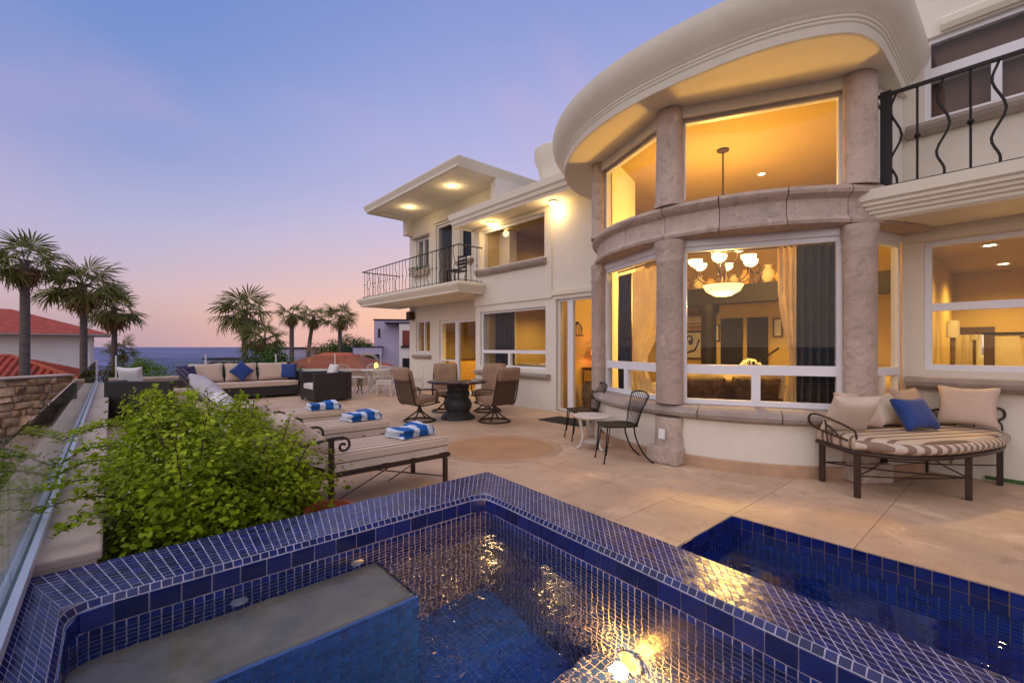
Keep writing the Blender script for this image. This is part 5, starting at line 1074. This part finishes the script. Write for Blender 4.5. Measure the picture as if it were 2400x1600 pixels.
M['candle'] = glow("lantern_glow", (1.0, .70, .16), 1.6); t = thing("glass_lantern", (6.0, 13.0, .714), "small glowing yellow lantern on the white table", "lantern"); q = MB(); q.lathe([(.04, 0), (.06, .06), (.065, .12), (.04, .19), (.0, .22)], n=16); q.build("globe", M['candle'], t, smooth=60); q = MB(); q.lathe([(.07, 0), (.07, .02), (.05, .03)], n=16); q.build("base", M['bronze'], t)
# --- on the wing balcony
M['leafy'] = pm("box_leaf", (.12, .17, .05), .6, var=.2, isl=.35, bump=0); t = thing("flower_box", (7.70, 13.38, 3.92), "flower box with pale blossoms under the balcony window", "flower box"); q = MB(); q.box(-.10, .09, -.5, .5, -.16, .0); q.build("box", M['tan'], t, bevel=.01)
q = MB()
for k in range(260):
    c_ = Vector((random.uniform(-.14, .08), random.uniform(-.52, .52), random.uniform(-.02, .15))); u = Vector((random.gauss(0, 1), random.gauss(0, 1), random.gauss(0, 1))).normalized() * .03; v = u.orthogonal().normalized() * .02; q.add([c_ - u, c_ + v, c_ + u, c_ - v], [(0, 1, 2, 3)], 1 if k % 5 == 0 else 0)
tag(q.build("foliage", [M['leafy'], M['white_cush']], t), kind="stuff")
t = thing("balcony_chair", (7.0, 10.2, 3.0), "black slatted chair on the wing balcony", "chair"); q = MB(); q.box(-.2, .2, -.2, .2, .42, .45); q.build("seat", M['iron'], t)
for sx in (-1, 1):
    for sy in (-1, 1): q = MB(); q.box(sx * .18 - .014, sx * .18 + .014, sy * .18 - .014, sy * .18 + .014, 0, .42 if sx < 0 else .9); q.build("leg", M['iron'], t)
q = MB()
for k in range(4): q.box(.17, .19, -.18, .18, .52 + k * .1, .57 + k * .1)
q.build("backrest", M['iron'], t)
# ================================================================== planting
def leafmat(name, c, var=.35, tr=.25, isl=.45):
    return pm(name, c, .5, var=var, scale=2.5, bump=0, isl=isl, trans=tr, spec=.15)
M['leaf'] = leafmat("shrub_leaf", (.31, .42, .008), tr=.45); M['leaf2'] = leafmat("shrub_leaf_pale", (.44, .55, .03), tr=.45); M['hedge'] = leafmat("hedge_leaf", (.07, .12, .02)); M['treeleaf'] = leafmat("tree_leaf", (.08, .18, .025))
M['frond'] = leafmat("palm_frond", (.22, .23, .06), isl=.45, tr=.5); M['deadfrond'] = leafmat("dead_frond", (.46, .29, .15), isl=.35, tr=.3); M['trunk'] = pm("palm_trunk", (.16, .125, .11), .95, var=.25, scale=5, bump=.7, bscale=16, stretch=(.4, .4, 3)); M['bark'] = pm("bark", (.07, .05, .035), .95, var=.3, scale=9, bump=.6, bscale=30)
M['banana'] = leafmat("banana_leaf", (.05, .10, .03), isl=.2); M['petal'] = pm("white_petal", (.70, .68, .60), .7, var=.05, bump=0)
def leaves(C, N, size, aspect=.62, jit=.5):
    "array of folded leaves at points C with outward normals N: (verts, quads)"
    n = len(C); U = RNG.normal(size=(n, 3)); Nn = N + RNG.normal(size=(n, 3)) * jit; Nn /= np.linalg.norm(Nn, axis=1, keepdims=True)
    U -= Nn * (U * Nn).sum(1, keepdims=True); U /= np.linalg.norm(U, axis=1, keepdims=True); V = np.cross(Nn, U)
    s = (size * RNG.uniform(.6, 1.3, n))[:, None]; w = s * aspect
    P = [C - U * s * .5, C - U * s * .12 + V * w * .5 + Nn * s * .10, C + U * s * .30 + V * w * .40 + Nn * s * .08, C + U * s * .55 - Nn * s * .06, C + U * s * .30 - V * w * .40 + Nn * s * .08, C - U * s * .12 - V * w * .5 + Nn * s * .10]
    Vv = np.stack(P, 1).reshape(-1, 3); b_ = np.arange(n)[:, None] * 6
    return Vv, np.concatenate([b_ + np.array([[0, 1, 2, 3]]), b_ + np.array([[0, 3, 4, 5]])], 0)
def blobpts(blobs, n, lo=.72):
    vol = np.array([b_[3] * b_[4] * b_[5] for b_ in blobs]) ** .667; k = RNG.choice(len(blobs), n, p=vol / vol.sum()); B = np.array(blobs)
    d = RNG.normal(size=(n, 3)); d /= np.linalg.norm(d, axis=1, keepdims=True)
    # lumpy surface so clumps and gaps show
    lump = 1 + .15 * np.sin(d[:, 0] * 7 + k * 2.1) * np.sin(d[:, 1] * 6 + k) + .12 * np.sin(d[:, 2] * 9 + d[:, 0] * 5 + k * .7)
    r = RNG.uniform(lo ** 3, 1, n) ** (1 / 3) * lump
    C = B[k, :3] + d * r[:, None] * B[k, 3:6]; return C, d
def foliage(name, parts, parent, mat, size, n, blobs, lo=.6, cl=6, spread=2.2):
    C, d = blobpts(blobs, n // cl, lo); off = RNG.normal(size=(len(C), cl, 3)) * size * spread * .5; C2 = (C[:, None, :] + off).reshape(-1, 3); d2 = np.repeat(d, cl, 0) * .7 + np.array([0, 0, .9])
    keep = C2[:, 2] > parts; V, Fq = leaves(C2[keep], d2[keep], size); me = fastmesh(name, V, Fq, mat); o = link(name, me, parent)
    return tag(o, kind="stuff")
# --- the big shrub between spa and loungers
sh = thing("leafy_shrub", (.55, 4.0, 0), "large green leafy shrub between the parapet, the spa and the loungers", "shrub")
BL = [(-.18, -.62, .40, .40, .42, .38), (-.15, .10, .50, .42, .50, .40), (.22, -.55, .34, .44, .42, .40), (.24, .05, .40, .36, .44, .40), (-.20, .70, .50, .36, .44, .38), (.14, .62, .42, .36, .44, .38), (-.06, -.25, .30, .56, .62, .38), (.0, .5, .3, .56, .7, .4), (-.25, .30, .82, .20, .30, .14), (.30, .85, .66, .25, .3, .16), (.40, -.42, .24, .22, .28, .22)]
foliage("leaves", .02, sh, M['leaf'], .042, 20000, BL, .45, 6, 2.6)
foliage("small_leaves", .02, sh, M['leaf'], .026, 20000, BL, .6, 8, 3.4)
foliage("young_leaves", .35, sh, M['leaf2'], .036, 9000, [(x, y, z + .05, a * 1.04, b_ * 1.04, c * 1.08) for x, y, z, a, b_, c in BL], .9, 6, 3.0)
q = MB()
for k in range(16):
    a = random.uniform(0, 6.28); r_ = random.uniform(.2, .6); q.tube([(random.uniform(-.12, .12), random.uniform(-.3, .3), 0), (r_ * .4 * math.cos(a), r_ * .9 * math.sin(a), .3), (r_ * .8 * math.cos(a), r_ * 1.4 * math.sin(a), .75)], [.014, .010, .004], 5)
q.build("stems", M['bark'], sh)
def sprig(base, tip, n, size, lift=.1):
    base, tip = Vector(base), Vector(tip); pts = [base.lerp(tip, t) + Vector((0, 0, lift * math.sin(t * PI))) for t in np.linspace(0, 1, 9)]
    C = []; N_ = []
    for i in range(n):
        t = i / n * 8; k = min(7, int(t)); p = pts[k].lerp(pts[k + 1], t - k); C.append(p + Vector((random.gauss(0, .022), random.gauss(0, .022), random.gauss(.012, .02)))); N_.append((random.gauss(0, .5), random.gauss(0, .5), 1))
    V, Fq = leaves(np.array([tuple(c) for c in C]), np.array(N_), size); me = fastmesh("sprig", V, Fq, M['leaf2']); o = link("sprig", me, sh); tag(o, kind="stuff")
    q = MB(); q.tube(pts, [.005] * 5 + [.003] * 4, 5); q.build("twig", M['bark'], sh)
for b0, t0 in (((-.4, -.55, .46), (-.92, -.62, .50)), ((-.4, -.45, .52), (-.92, -.30, .54)), ((-.4, .05, .55), (-.85, .10, .55)), ((-.42, .15, .66), (-.86, .35, .56)), ((-.35, .75, .72), (-.92, 1.0, .60)), ((-.4, .85, .7), (-.80, 1.35, .62)), ((-.35, -.85, .42), (-.75, -1.0, .52)), ((-.2, .6, .82), (-.35, .9, .98)), ((.3, .9, .70), (.45, 1.2, .86)), ((.0, .9, .78), (.0, 1.2, .92)), ((.6, .1, .5), (.95, .0, .42))): sprig(b0, t0, 170, .032)
for k in range(46):
    B_ = BL[k % 6]; az = random.uniform(0, 2 * PI); el = random.uniform(.15, 1.35); dv = Vector((math.cos(az) * math.cos(el), math.sin(az) * math.cos(el), math.sin(el))); p0 = Vector((B_[0] + dv.x * B_[3] * .8, B_[1] + dv.y * B_[4] * .8, B_[2] + dv.z * B_[5] * .8)); sprig(p0, p0 + dv * random.uniform(.14, .30) + Vector((0, 0, .06)), 46, random.uniform(.022, .036), .02)
C, d = blobpts([(x, y, z + .06, a, b_, c) for x, y, z, a, b_, c in BL], 420, .96); k_ = C[:, 2] > .6; V, Fq = leaves(C[k_], d[k_], .022); tag(link("blossoms", fastmesh("blossoms", V, Fq, M['petal']), sh), kind="stuff")
M['terra'] = pm("terracotta", (.36, .085, .03), .8, var=.2, scale=6, bump=.3, bscale=40)
for k, (x, y, s_, lb) in enumerate(((1.12, 3.16, 1.0, "terracotta pot half hidden at the right foot of the shrub"), (.82, 3.12, .8, "smaller terracotta pot low in the shrub beside the spa rim"))):
    q = MB(); q.lathe([(.10, 0), (.15, .24), (.165, .25), (.165, .30), (.145, .30), (.13, .22), (0, .2)], n=22); o = q.build("terracotta_pot", M['terra'], smooth=40); o.scale = (s_, s_, s_); o.location = (x, y, .001); tag(o, lb, "pot", "terracotta pots under the shrub")
# --- hedges outside the glass
def shrub(name, loc, label, cat, blobs, n, size, mat, group=None, stem=True):
    t = thing(name, loc, label, cat, group); foliage("crown", -99, t, mat, size, n, blobs, .55, 6, 2.4)
    q = MB(); zb = min(b_[2] - b_[5] for b_ in blobs)
    for k in range(3): q.tube([(random.uniform(-.1, .1), random.uniform(-.1, .1), min(zb, 0) - .6), (blobs[k % len(blobs)][0], blobs[k % len(blobs)][1], blobs[k % len(blobs)][2])], [.05, .015], 5)
    q.build("trunk", M['bark'], t); return t
shrub("hedge_shrub", (-1.6, 5.2, -1.3), "dark shrub seen through the glass left of the parapet, nearest the camera", "shrub", [(0, 0, .6, .8, 1.2, .7), (-.6, 1.2, .5, .8, 1., .6), (-.8, -1., .4, .9, .9, .6), (.2, 1.4, .7, .5, .8, .5)], 9000, .06, M['hedge'], "shrubs below the parapet")
shrub("hedge_shrub", (-2.2, 9.3, -1.6), "dark shrub seen through the glass beside the rough stone wall", "shrub", [(0, 0, .7, 1.2, 1.4, .8), (-1.2, 1.4, .6, 1., 1.2, .7), (.8, 1.6, .8, .7, 1.2, .6)], 9000, .07, M['hedge'], "shrubs below the parapet")
# --- fan palms
def fanmesh(seed, mat, nseg=20, R_=1.0, pet=.8, droop=.25, spread=115):
    rg = random.Random(seed); q = MB(); q.tube([(0, 0, 0), (pet * .5, 0, .03), (pet, 0, 0)], [.03, .022, .014], 5)
    for k in range(nseg):
        a = R(-spread + 2 * spread * k / (nseg - 1)) + rg.uniform(-.04, .04); L = R_ * (.80 + .2 * math.cos(a * .7)) * rg.uniform(.85, 1.08); dr = droop * rg.uniform(.5, 1.6); ca, sa = math.cos(a), math.sin(a); w = R(spread) * 2 / nseg * .55
        pts = []
        for t in (0.04, .45, .75, 1.0):
            hw = (.46 * t * w * 1.6) if t < .5 else (.05 * (1.05 - t) / .55 + .004); z = .06 * (k % 2) * t - dr * t ** 2.4 * L
            bx, by = pet + ca * L * t * (1 - .25 * dr * t), sa * L * t * (1 - .25 * dr * t); pts.append(((bx - sa * hw, by + ca * hw, z), (bx + sa * hw, by - ca * hw, z)))
        q.add([p for pr_ in pts for p in pr_], [(0, 1, 3, 2), (2, 3, 5, 4), (4, 5, 7, 6)])
    me = bpy.data.meshes.new("frond"); me.from_pydata(q.v, [], q.f); me.materials.append(mat); me.update(); return me
FM = [fanmesh(k, M['frond'], 18 + k % 3 * 2, 1.0, .75 + .1 * (k % 3), .22 + .12 * k) for k in range(4)]; DM = [fanmesh(20 + k, M['deadfrond'], 14, .85, .5, .75) for k in range(3)]
def palm(label, px, py_top, Z, zb, scale, n, nd, group, tw=.17, lean=0., wind=(-.6, -.2)):
    top = PX(px, py_top, Z); t = thing("fan_palm", (top.x - lean, top.y, zb), label, "palm tree", group); h = top.z - zb
    q = MB(); pts = [(lean * (k / 10) ** 2, .06 * math.sin(k), h * k / 10) for k in range(11)]; q.tube(pts, [tw * (1.35 - .45 * min(1, k / 3)) if k < 3 else tw * (.9 - .02 * k) for k in range(11)], 10); q.build("trunk", M['trunk'], t, smooth=50)
    for k in range(n + nd):
        dead = k >= n; me = (DM if dead else FM)[k % (3 if dead else 4)]; o = link("dead_frond" if dead else "frond", me, t)
        az = k * 2.399 + random.uniform(-.3, .3)
        if dead: el = random.uniform(-1.35, -.45)
        else: el = 1.15 - 1.75 * ((k + .5) / n) ** .8 + random.uniform(-.15, .15)
        dv = Vector((math.cos(az) * math.cos(el) + wind[0] * .35, math.sin(az) * math.cos(el) + wind[1] * .35, math.sin(el))).normalized()
        yaw = math.atan2(dv.y, dv.x); pit = math.asin(max(-1, min(1, dv.z))); s_ = scale * random.uniform(.85, 1.1) * (.8 if dead else 1)
        o.location = (lean + .05 * math.cos(az), .05 * math.sin(az), h - (.1 + .35 * (k - n) / max(1, nd) if dead else -.05 + .10 * (k % 3))); o.rotation_euler = (random.uniform(-.5, .5), -pit, yaw); o.scale = (s_, s_, s_)
    return t
Lw = (-.75, .66)
palm("tallest fan palm at the left edge, its crown cut by the frame", 58, 612, 17.5, -4, .80, 24, 20, "fan palms", .20, wind=Lw); palm("fan palm with a shaggy skirt in front of the neighbour house", 196, 668, 21.5, -4.5, 1.06, 26, 22, "fan palms", .19, wind=Lw); palm("shorter fan palm leaning beside the second one, before the sea", 268, 722, 25, -5, 1.0, 22, 20, "fan palms", .18, wind=Lw)
palm("broad windswept fan palm behind the wicker sofa", 574, 732, 25, -5, 1.0, 24, 10, "fan palms", .20, wind=(-.5, .45)); palm("lower fan palm in the green clump behind the wicker sofa", 618, 792, 22, -5, .75, 22, 8, "fan palms", .16); palm("skirted palm left of the pair on the horizon", 684, 735, 38, -6, .85, 16, 22, "fan palms", .24, wind=(0, 0)); palm("skirted palm right of the pair on the horizon, leaning", 735, 742, 40, -6, .85, 16, 22, "fan palms", .22, .8, (0, 0)); palm("green fan palm before the round tree", 797, 742, 33, -6, .85, 22, 8, "fan palms", .18, wind=(0, 0))
palm("small low fan palm beyond the stone wall, before the sea", 288, 822, 27, -4, .62, 16, 4, "fan palms", .10)
# --- trees and shrubs beyond the end wall
p = PX(818, 822, 36); shrub("round_tree", (p.x, p.y, -1), "dense round green tree beyond the red roof", "tree", [(0, 0, 1.9, 1.7, 1.7, 1.3), (1.0, -.9, 1.7, 1.2, 1.2, 1.1), (-1.2, .9, 1.6, 1.2, 1.2, 1.0)], 16000, .12, M['treeleaf'])
p = PX(590, 850, 20); shrub("green_clump", (p.x, p.y, -2.2), "dense dark green planting behind the wicker sofa", "shrub", [(0, 0, 2.2, 1.1, 1.1, .9), (1.0, -.9, 2.0, 1.0, 1.0, .8), (-.9, .8, 1.9, .9, .9, .7), (.7, -.5, 2.9, .6, .6, .6)], 14000, .11, M['treeleaf'])
p = PX(345, 868, 17); shrub("feathery_shrub", (p.x, p.y, -2), "feathery green shrub beyond the parapet corner, before the sea", "shrub", [(0, 0, 2.2, .8, .8, .6), (.5, -.5, 1.9, .6, .6, .5), (-.6, .5, 2.1, .6, .6, .55), (-.2, .2, 2.7, .3, .3, .3)], 7000, .07, M['leaf'])
p = PX(270, 860, 15.5); shrub("autumn_shrub", (p.x, p.y, -1.8), "olive brown shrub at the end of the stone wall", "shrub", [(0, 0, 2.1, .5, .5, .5), (.3, -.3, 1.8, .4, .4, .4)], 3000, .07, leafmat("olive_leaf", (.14, .11, .03)))
p = PX(745, 815, 30); shrub("bare_tree", (p.x, p.y, -2), "thin scraggly tree between the horizon palms", "tree", [(0, 0, 3.2, .9, .9, .5), (.4, -.4, 2.4, .6, .6, .5)], 700, .10, M['deadfrond'])
t = thing("banana_plant", (PX(470, 860, 17.2).x, PX(470, 860, 17.2).y, -1.5), "broad leaved banana plant behind the left of the sofa", "plant"); hb = 1.9
for k in range(9):
    a = k * 2.4; el = .9 - .22 * (k % 5); L = .85 + .12 * (k % 3); q = MB(); pts = [(L * t_ * math.cos(el - .7 * t_ * t_), 0, hb + L * t_ * math.sin(el - .7 * t_ * t_)) for t_ in np.linspace(0, 1, 8)]; g = []
    for i, (x, y, z) in enumerate(pts): w = .17 * math.sin(PI * min(1, .08 + i / 7 * .92)) ** .7 + .004; g += [(x, -w, z + .04), (x, 0, z), (x, w, z + .04)]
    q.add(g, [f_ for i in range(7) for f_ in ((i * 3, i * 3 + 1, i * 3 + 4, i * 3 + 3), (i * 3 + 1, i * 3 + 2, i * 3 + 5, i * 3 + 4))]); q.xf(Matrix.Rotation(a, 4, 'Z')); q.build("leaf", M['banana'], t, smooth=60)
q = MB(); q.tube([(0, 0, 0), (0, 0, hb + .1)], [.09, .05], 8); q.build("stalk", M['banana'], t)

# ================================================================== neighbours
M['rooftile'] = pm("red_roof_tile", (.42, .06, .028), .8, var=.2, scale=3, bump=.4, bscale=20, isl=.18); M['nwhite'] = pm("neighbour_plaster", (.82, .77, .72), .9, var=.05, scale=.8, bump=.1); M['lilac'] = pm("lilac_plaster", (.50, .45, .62), .9, var=.05, scale=.8, bump=.1); M['dark'] = pm("dark_coping", (.035, .025, .03), .8, var=.1); M['redpaint'] = pm("red_shutter", (.22, .045, .025), .7, var=.1); M['nglass'] = pm("dark_window", (.02, .022, .028), .08, var=.1, bump=0, spec=.6); M['orange_roof'] = pm("orange_roof", (.46, .105, .045), .85, var=.14, scale=2.5, bump=.2, bscale=18)
FR = -math.atan2(.661, .75)
def hiproof(q, L, D, z0, z1, ov, rl, m=0):
    a, b_ = L / 2 + ov, D / 2 + ov; r_ = rl / 2
    q.add([(-a, -b_, z0), (a, -b_, z0), (a, b_, z0), (-a, b_, z0), (-r_, 0, z1), (r_, 0, z1)], [(0, 1, 5, 4), (1, 2, 5), (2, 3, 4, 5), (3, 0, 4), (3, 2, 1, 0)], m)
def tilerows(L, D, z0, z1, ov, rl, step=.26):
    "half round tile courses running down the front and right slopes of a hip roof"
    q = MB(); a, b_ = L / 2 + ov, D / 2 + ov; r_ = rl / 2; x = -a + step
    while x < a:
        t = 1 if abs(x) <= r_ else (a - abs(x)) / (a - r_)
        if t > .04: q.tube([(x, -b_, z0 + .02), (x, -b_ + b_ * t, z0 + (z1 - z0) * t + .02)], .075, 6)
        x += step
    y = -b_ + step
    while y < b_:
        t = (b_ - abs(y)) / b_
        if t > .04: q.tube([(a, y, z0 + .02), (a - (a - r_) * t, y, z0 + (z1 - z0) * t + .02)], .075, 6)
        y += step
    return q
def nwin(t, x0, x1, z0, z1, y, name="window", mat=None, sill=True, fr=None):
    q = MB(); q.box(x0, x1, y - .03, y + .02, z0, z1); w = q.build(name, fr or M['dark'], t); q = MB(); q.box(x0 + .07, x1 - .07, y - .045, y - .031, z0 + .07, z1 - .07); q.build("pane", mat or M['nglass'], w)
    if sill: q = MB(); q.box(x0 - .1, x1 + .1, y - .12, y + .0, z0 - .12, z0 - .001); q.build("sill", M['dark'], w)
c_ = PX(212, 800, 30); L, D = 13., 8.
t = thing("neighbour_house", (0, 0, -5), "white house with a low red hip roof at the left edge", "house", rz=FR + .72); mid = Vector((c_.x, c_.y, 0)) - Matrix.Rotation(FR + .72, 3, 'Z') @ Vector((L / 2, -D / 2, 0)); t.location = (mid.x, mid.y, -5)
q = MB(); q.box(-L / 2, L / 2, -D / 2, D / 2, 0, 7.15); q.build("wall", M['nwhite'], t)
q = MB(); hiproof(q, L, D, 7.22, 8.9, 1.0, 5); rf_ = q.build("roof", M['rooftile'], t); q = MB(); q.box(-L / 2 - .95, L / 2 + .95, -D / 2 - .95, D / 2 + .95, 7.15, 7.219); q.build("eave", M['nwhite'], t)
for a_, b_ in ((1.0, 2.0), (-.9, .0), (-.6 - 3, -2.4)): nwin(t, a_ - .25, b_ - .25, 5.9, 6.95, -D / 2)
c_ = PX(190, 870, 20.5); L, D = 9., 6.; t = thing("tiled_roof_house", (0, 0, -4), "lower house showing only its ridged red tile roof", "house", rz=FR + .62); mid = Vector((c_.x, c_.y, 0)) - Matrix.Rotation(FR + .62, 3, 'Z') @ Vector((L / 2, -D / 2, 0)); t.location = (mid.x, mid.y, -4)
q = MB(); q.box(-L / 2 + .6, L / 2 - .6, -D / 2 + .6, D / 2 - .6, 0, 3.85); q.build("wall", M['nwhite'], t); q = MB(); hiproof(q, L, D, 3.86, 4.92, 0, 3.4); o = q.build("roof", M['rooftile'], t); tag(tilerows(L, D, 3.86, 4.92, 0, 3.4).build("tile_courses", M['rooftile'], o, smooth=50), kind="stuff"); q = MB(); q.tube([(-1.7, 0, 4.95), (1.7, 0, 4.95), (L / 2, -D / 2, 3.9)], .11, 6); q.build("ridge_tiles", M['orange_roof'], o)
# rough stone wall left of the glass
M['rub'] = pm("rubble_stone", (.72, .47, .26), .95, var=.3, scale=9, bump=1.0, bscale=12, col2=(.50, .30, .15), isl=.4, bdist=.05); a0 = PX(-160, 900, 12); a1 = PX(172, 900, 15.5); a0.z = a1.z = 0; t = thing("stone_wall", (a0 + a1) / 2, "rough orange stone retaining wall outside the glass on the left", "wall", rz=math.atan2((a1 - a0).y, (a1 - a0).x)); L = (a1 - a0).length; t.location.z = 0
q = MB(); q.box(-L / 2, L / 2, .06, .5, -3.5, .40); q.build("core", M['tan'], t); q = MB(); q.box(-L / 2, L / 2, -.06, .55, .401, .47); q.build("coping", M['parapet'], t, bevel=.02)
z = .40
for r_ in range(7):
    h = random.uniform(.20, .30); x = -L / 2 - random.uniform(0, .3)
    while x < L / 2:
        w = random.uniform(.16, .55); x1 = min(x + w, L / 2); q = MB(); j = lambda s_=.06: random.uniform(-s_, s_) * (1 if s_ > .02 else 3)
        q.add([(x + .003 + j(.01), .08, z - h + .003), (x1 - .003, .08, z - h + .003 + j(.01)), (x1 - .003 + j(.01), .08, z - .003), (x + .003, .08, z - .003 + j(.01)), (x + .03 + j(.01), -.02 + j(), z - h + .03), (x1 - .03, -.02 + j(), z - h + .03 + j(.01)), (x1 - .035 + j(.01), -.02 + j(), z - .03), (x + .03, -.02 + j(), z - .025 + j(.01))], TF); q.build("stone", M['rub'], t, smooth=80); x = x1
    z -= h
# red roofed pavilion, lilac house, low white buildings
c_ = PX(790, 850, 22); t = thing("red_pavilion", (c_.x, c_.y, -3), "open pavilion with an orange red hip roof beyond the end wall", "pavilion", rz=FR - .15); q = MB(); hiproof(q, 4.6, 3.4, 3.42, 4.12, .0, 1.3); q.build("roof", M['orange_roof'], t); q = MB(); q.box(-2.3, 2.3, -1.7, 1.7, 3.30, 3.419); q.build("fascia", M['nwhite'], t)
for sx in (-1, 1):
    for sy in (-1, 1): q = MB(); q.box(sx * 2.1 - .12, sx * 2.1 + .12, sy * 1.5 - .12, sy * 1.5 + .12, 0, 3.299); q.build("post", M['nwhite'], t)
c_ = PX(925, 800, 32); t = thing("lilac_house", (c_.x, c_.y, -5), "lilac plastered house with an arched porch beside the far wing", "house", rz=FR + .2); q = MB(); q.box(-1.25, 1.6, -1.5, 2.5, 0, 8.15); q.build("wall", M['lilac'], t); q = MB(); q.box(-1.3, 1.65, -1.55, 2.55, 8.15, 8.24); q.build("coping", M['dark'], t)
q = MB(); q.box(.42, 2.6, -2.6, -1.5, 0, 7.9); q.build("projecting_bay", M['nwhite'], t); q = MB(); q.box(-.5, 2.65, -2.65, -1.45, 7.9, 7.98); q.build("bay_coping", M['dark'], t); nwin(t, .62, 1.5, 6.45, 7.45, -2.6, "shutter_window", M['redpaint'], True, M['redpaint']); nwin(t, .62, 1.5, 4.6, 5.65, -2.6)
q = MB(); q.box(-1.0, -.85, -1.53, -1.5, 7.0, 7.6); q.build("slit_window", M['dark'], t)
q = MB(); ap = [(-.62, 0), (-.62, 4.9)] + [(-.62 + .62 - .62 * math.cos(PI * k / 10), 5.3 + .55 * math.sin(PI * k / 10)) for k in range(1, 10)] + [(.62, 4.9), (.62, 0)]
q.box(-2.5, -2.2, -2.2, -1.4, 0, 5.4); q.box(-1.0, -.7, -2.2, -1.4, 0, 5.4); q.box(-2.5, -.7, -2.2, -1.4, 5.9, 6.35); q.build("porch", M['lilac'], t); q = MB(); q.tube([(-1.6 + .62 * math.cos(a), -2.2, 5.4 + .5 * math.sin(a)) for a in np.linspace(0, PI, 13)], .11, 6); q.build("arch", M['tan'], t, smooth=50); q = MB(); q.box(-2.2, -1.0, -1.6, -1.45, 0, 5.9); q.build("porch_back_wall", M['redpaint'], t); q = MB(); q.box(-2.55, -.65, -2.25, -1.35, 6.35, 6.42); q.build("porch_coping", M['dark'], t)  # back wall of the porch uses the dark red shutter colour
c_ = PX(715, 830, 42); t = thing("flat_house", (c_.x, c_.y, -6), "low flat roofed lilac house behind the horizon palms", "house", rz=FR); q = MB(); q.box(-2.4, 2.4, -1, 2, 0, 7.2); q.build("wall", M['lilac'], t); q = MB(); q.box(-2.5, 2.5, -1.1, 2.1, 7.2, 7.32); q.build("coping", M['dark'], t)
c_ = PX(540, 850, 34); t = thing("arched_house", (c_.x, c_.y, -6), "low white building with an arch and dark coping left of the green clump", "house", rz=FR); q = MB(); q.box(-1.3, -1.0, -1, 2, 0, 6.45); q.box(-1.0, 2.6, -1, 2, 6.2, 6.45); q.box(1.2, 2.6, -1, 2, 0, 6.2); q.build("wall", M['lilac'], t); q = MB(); q.box(-1.4, 2.7, -1.1, 2.1, 6.45, 6.56); q.build("coping", M['dark'], t); q = MB(); q.tube([(.1 + 1.1 * math.cos(a), -1.0, 5.4 + .75 * math.sin(a)) for a in np.linspace(0, PI, 13)], .12, 6); q.build("arch", M['tan'], t, smooth=50)
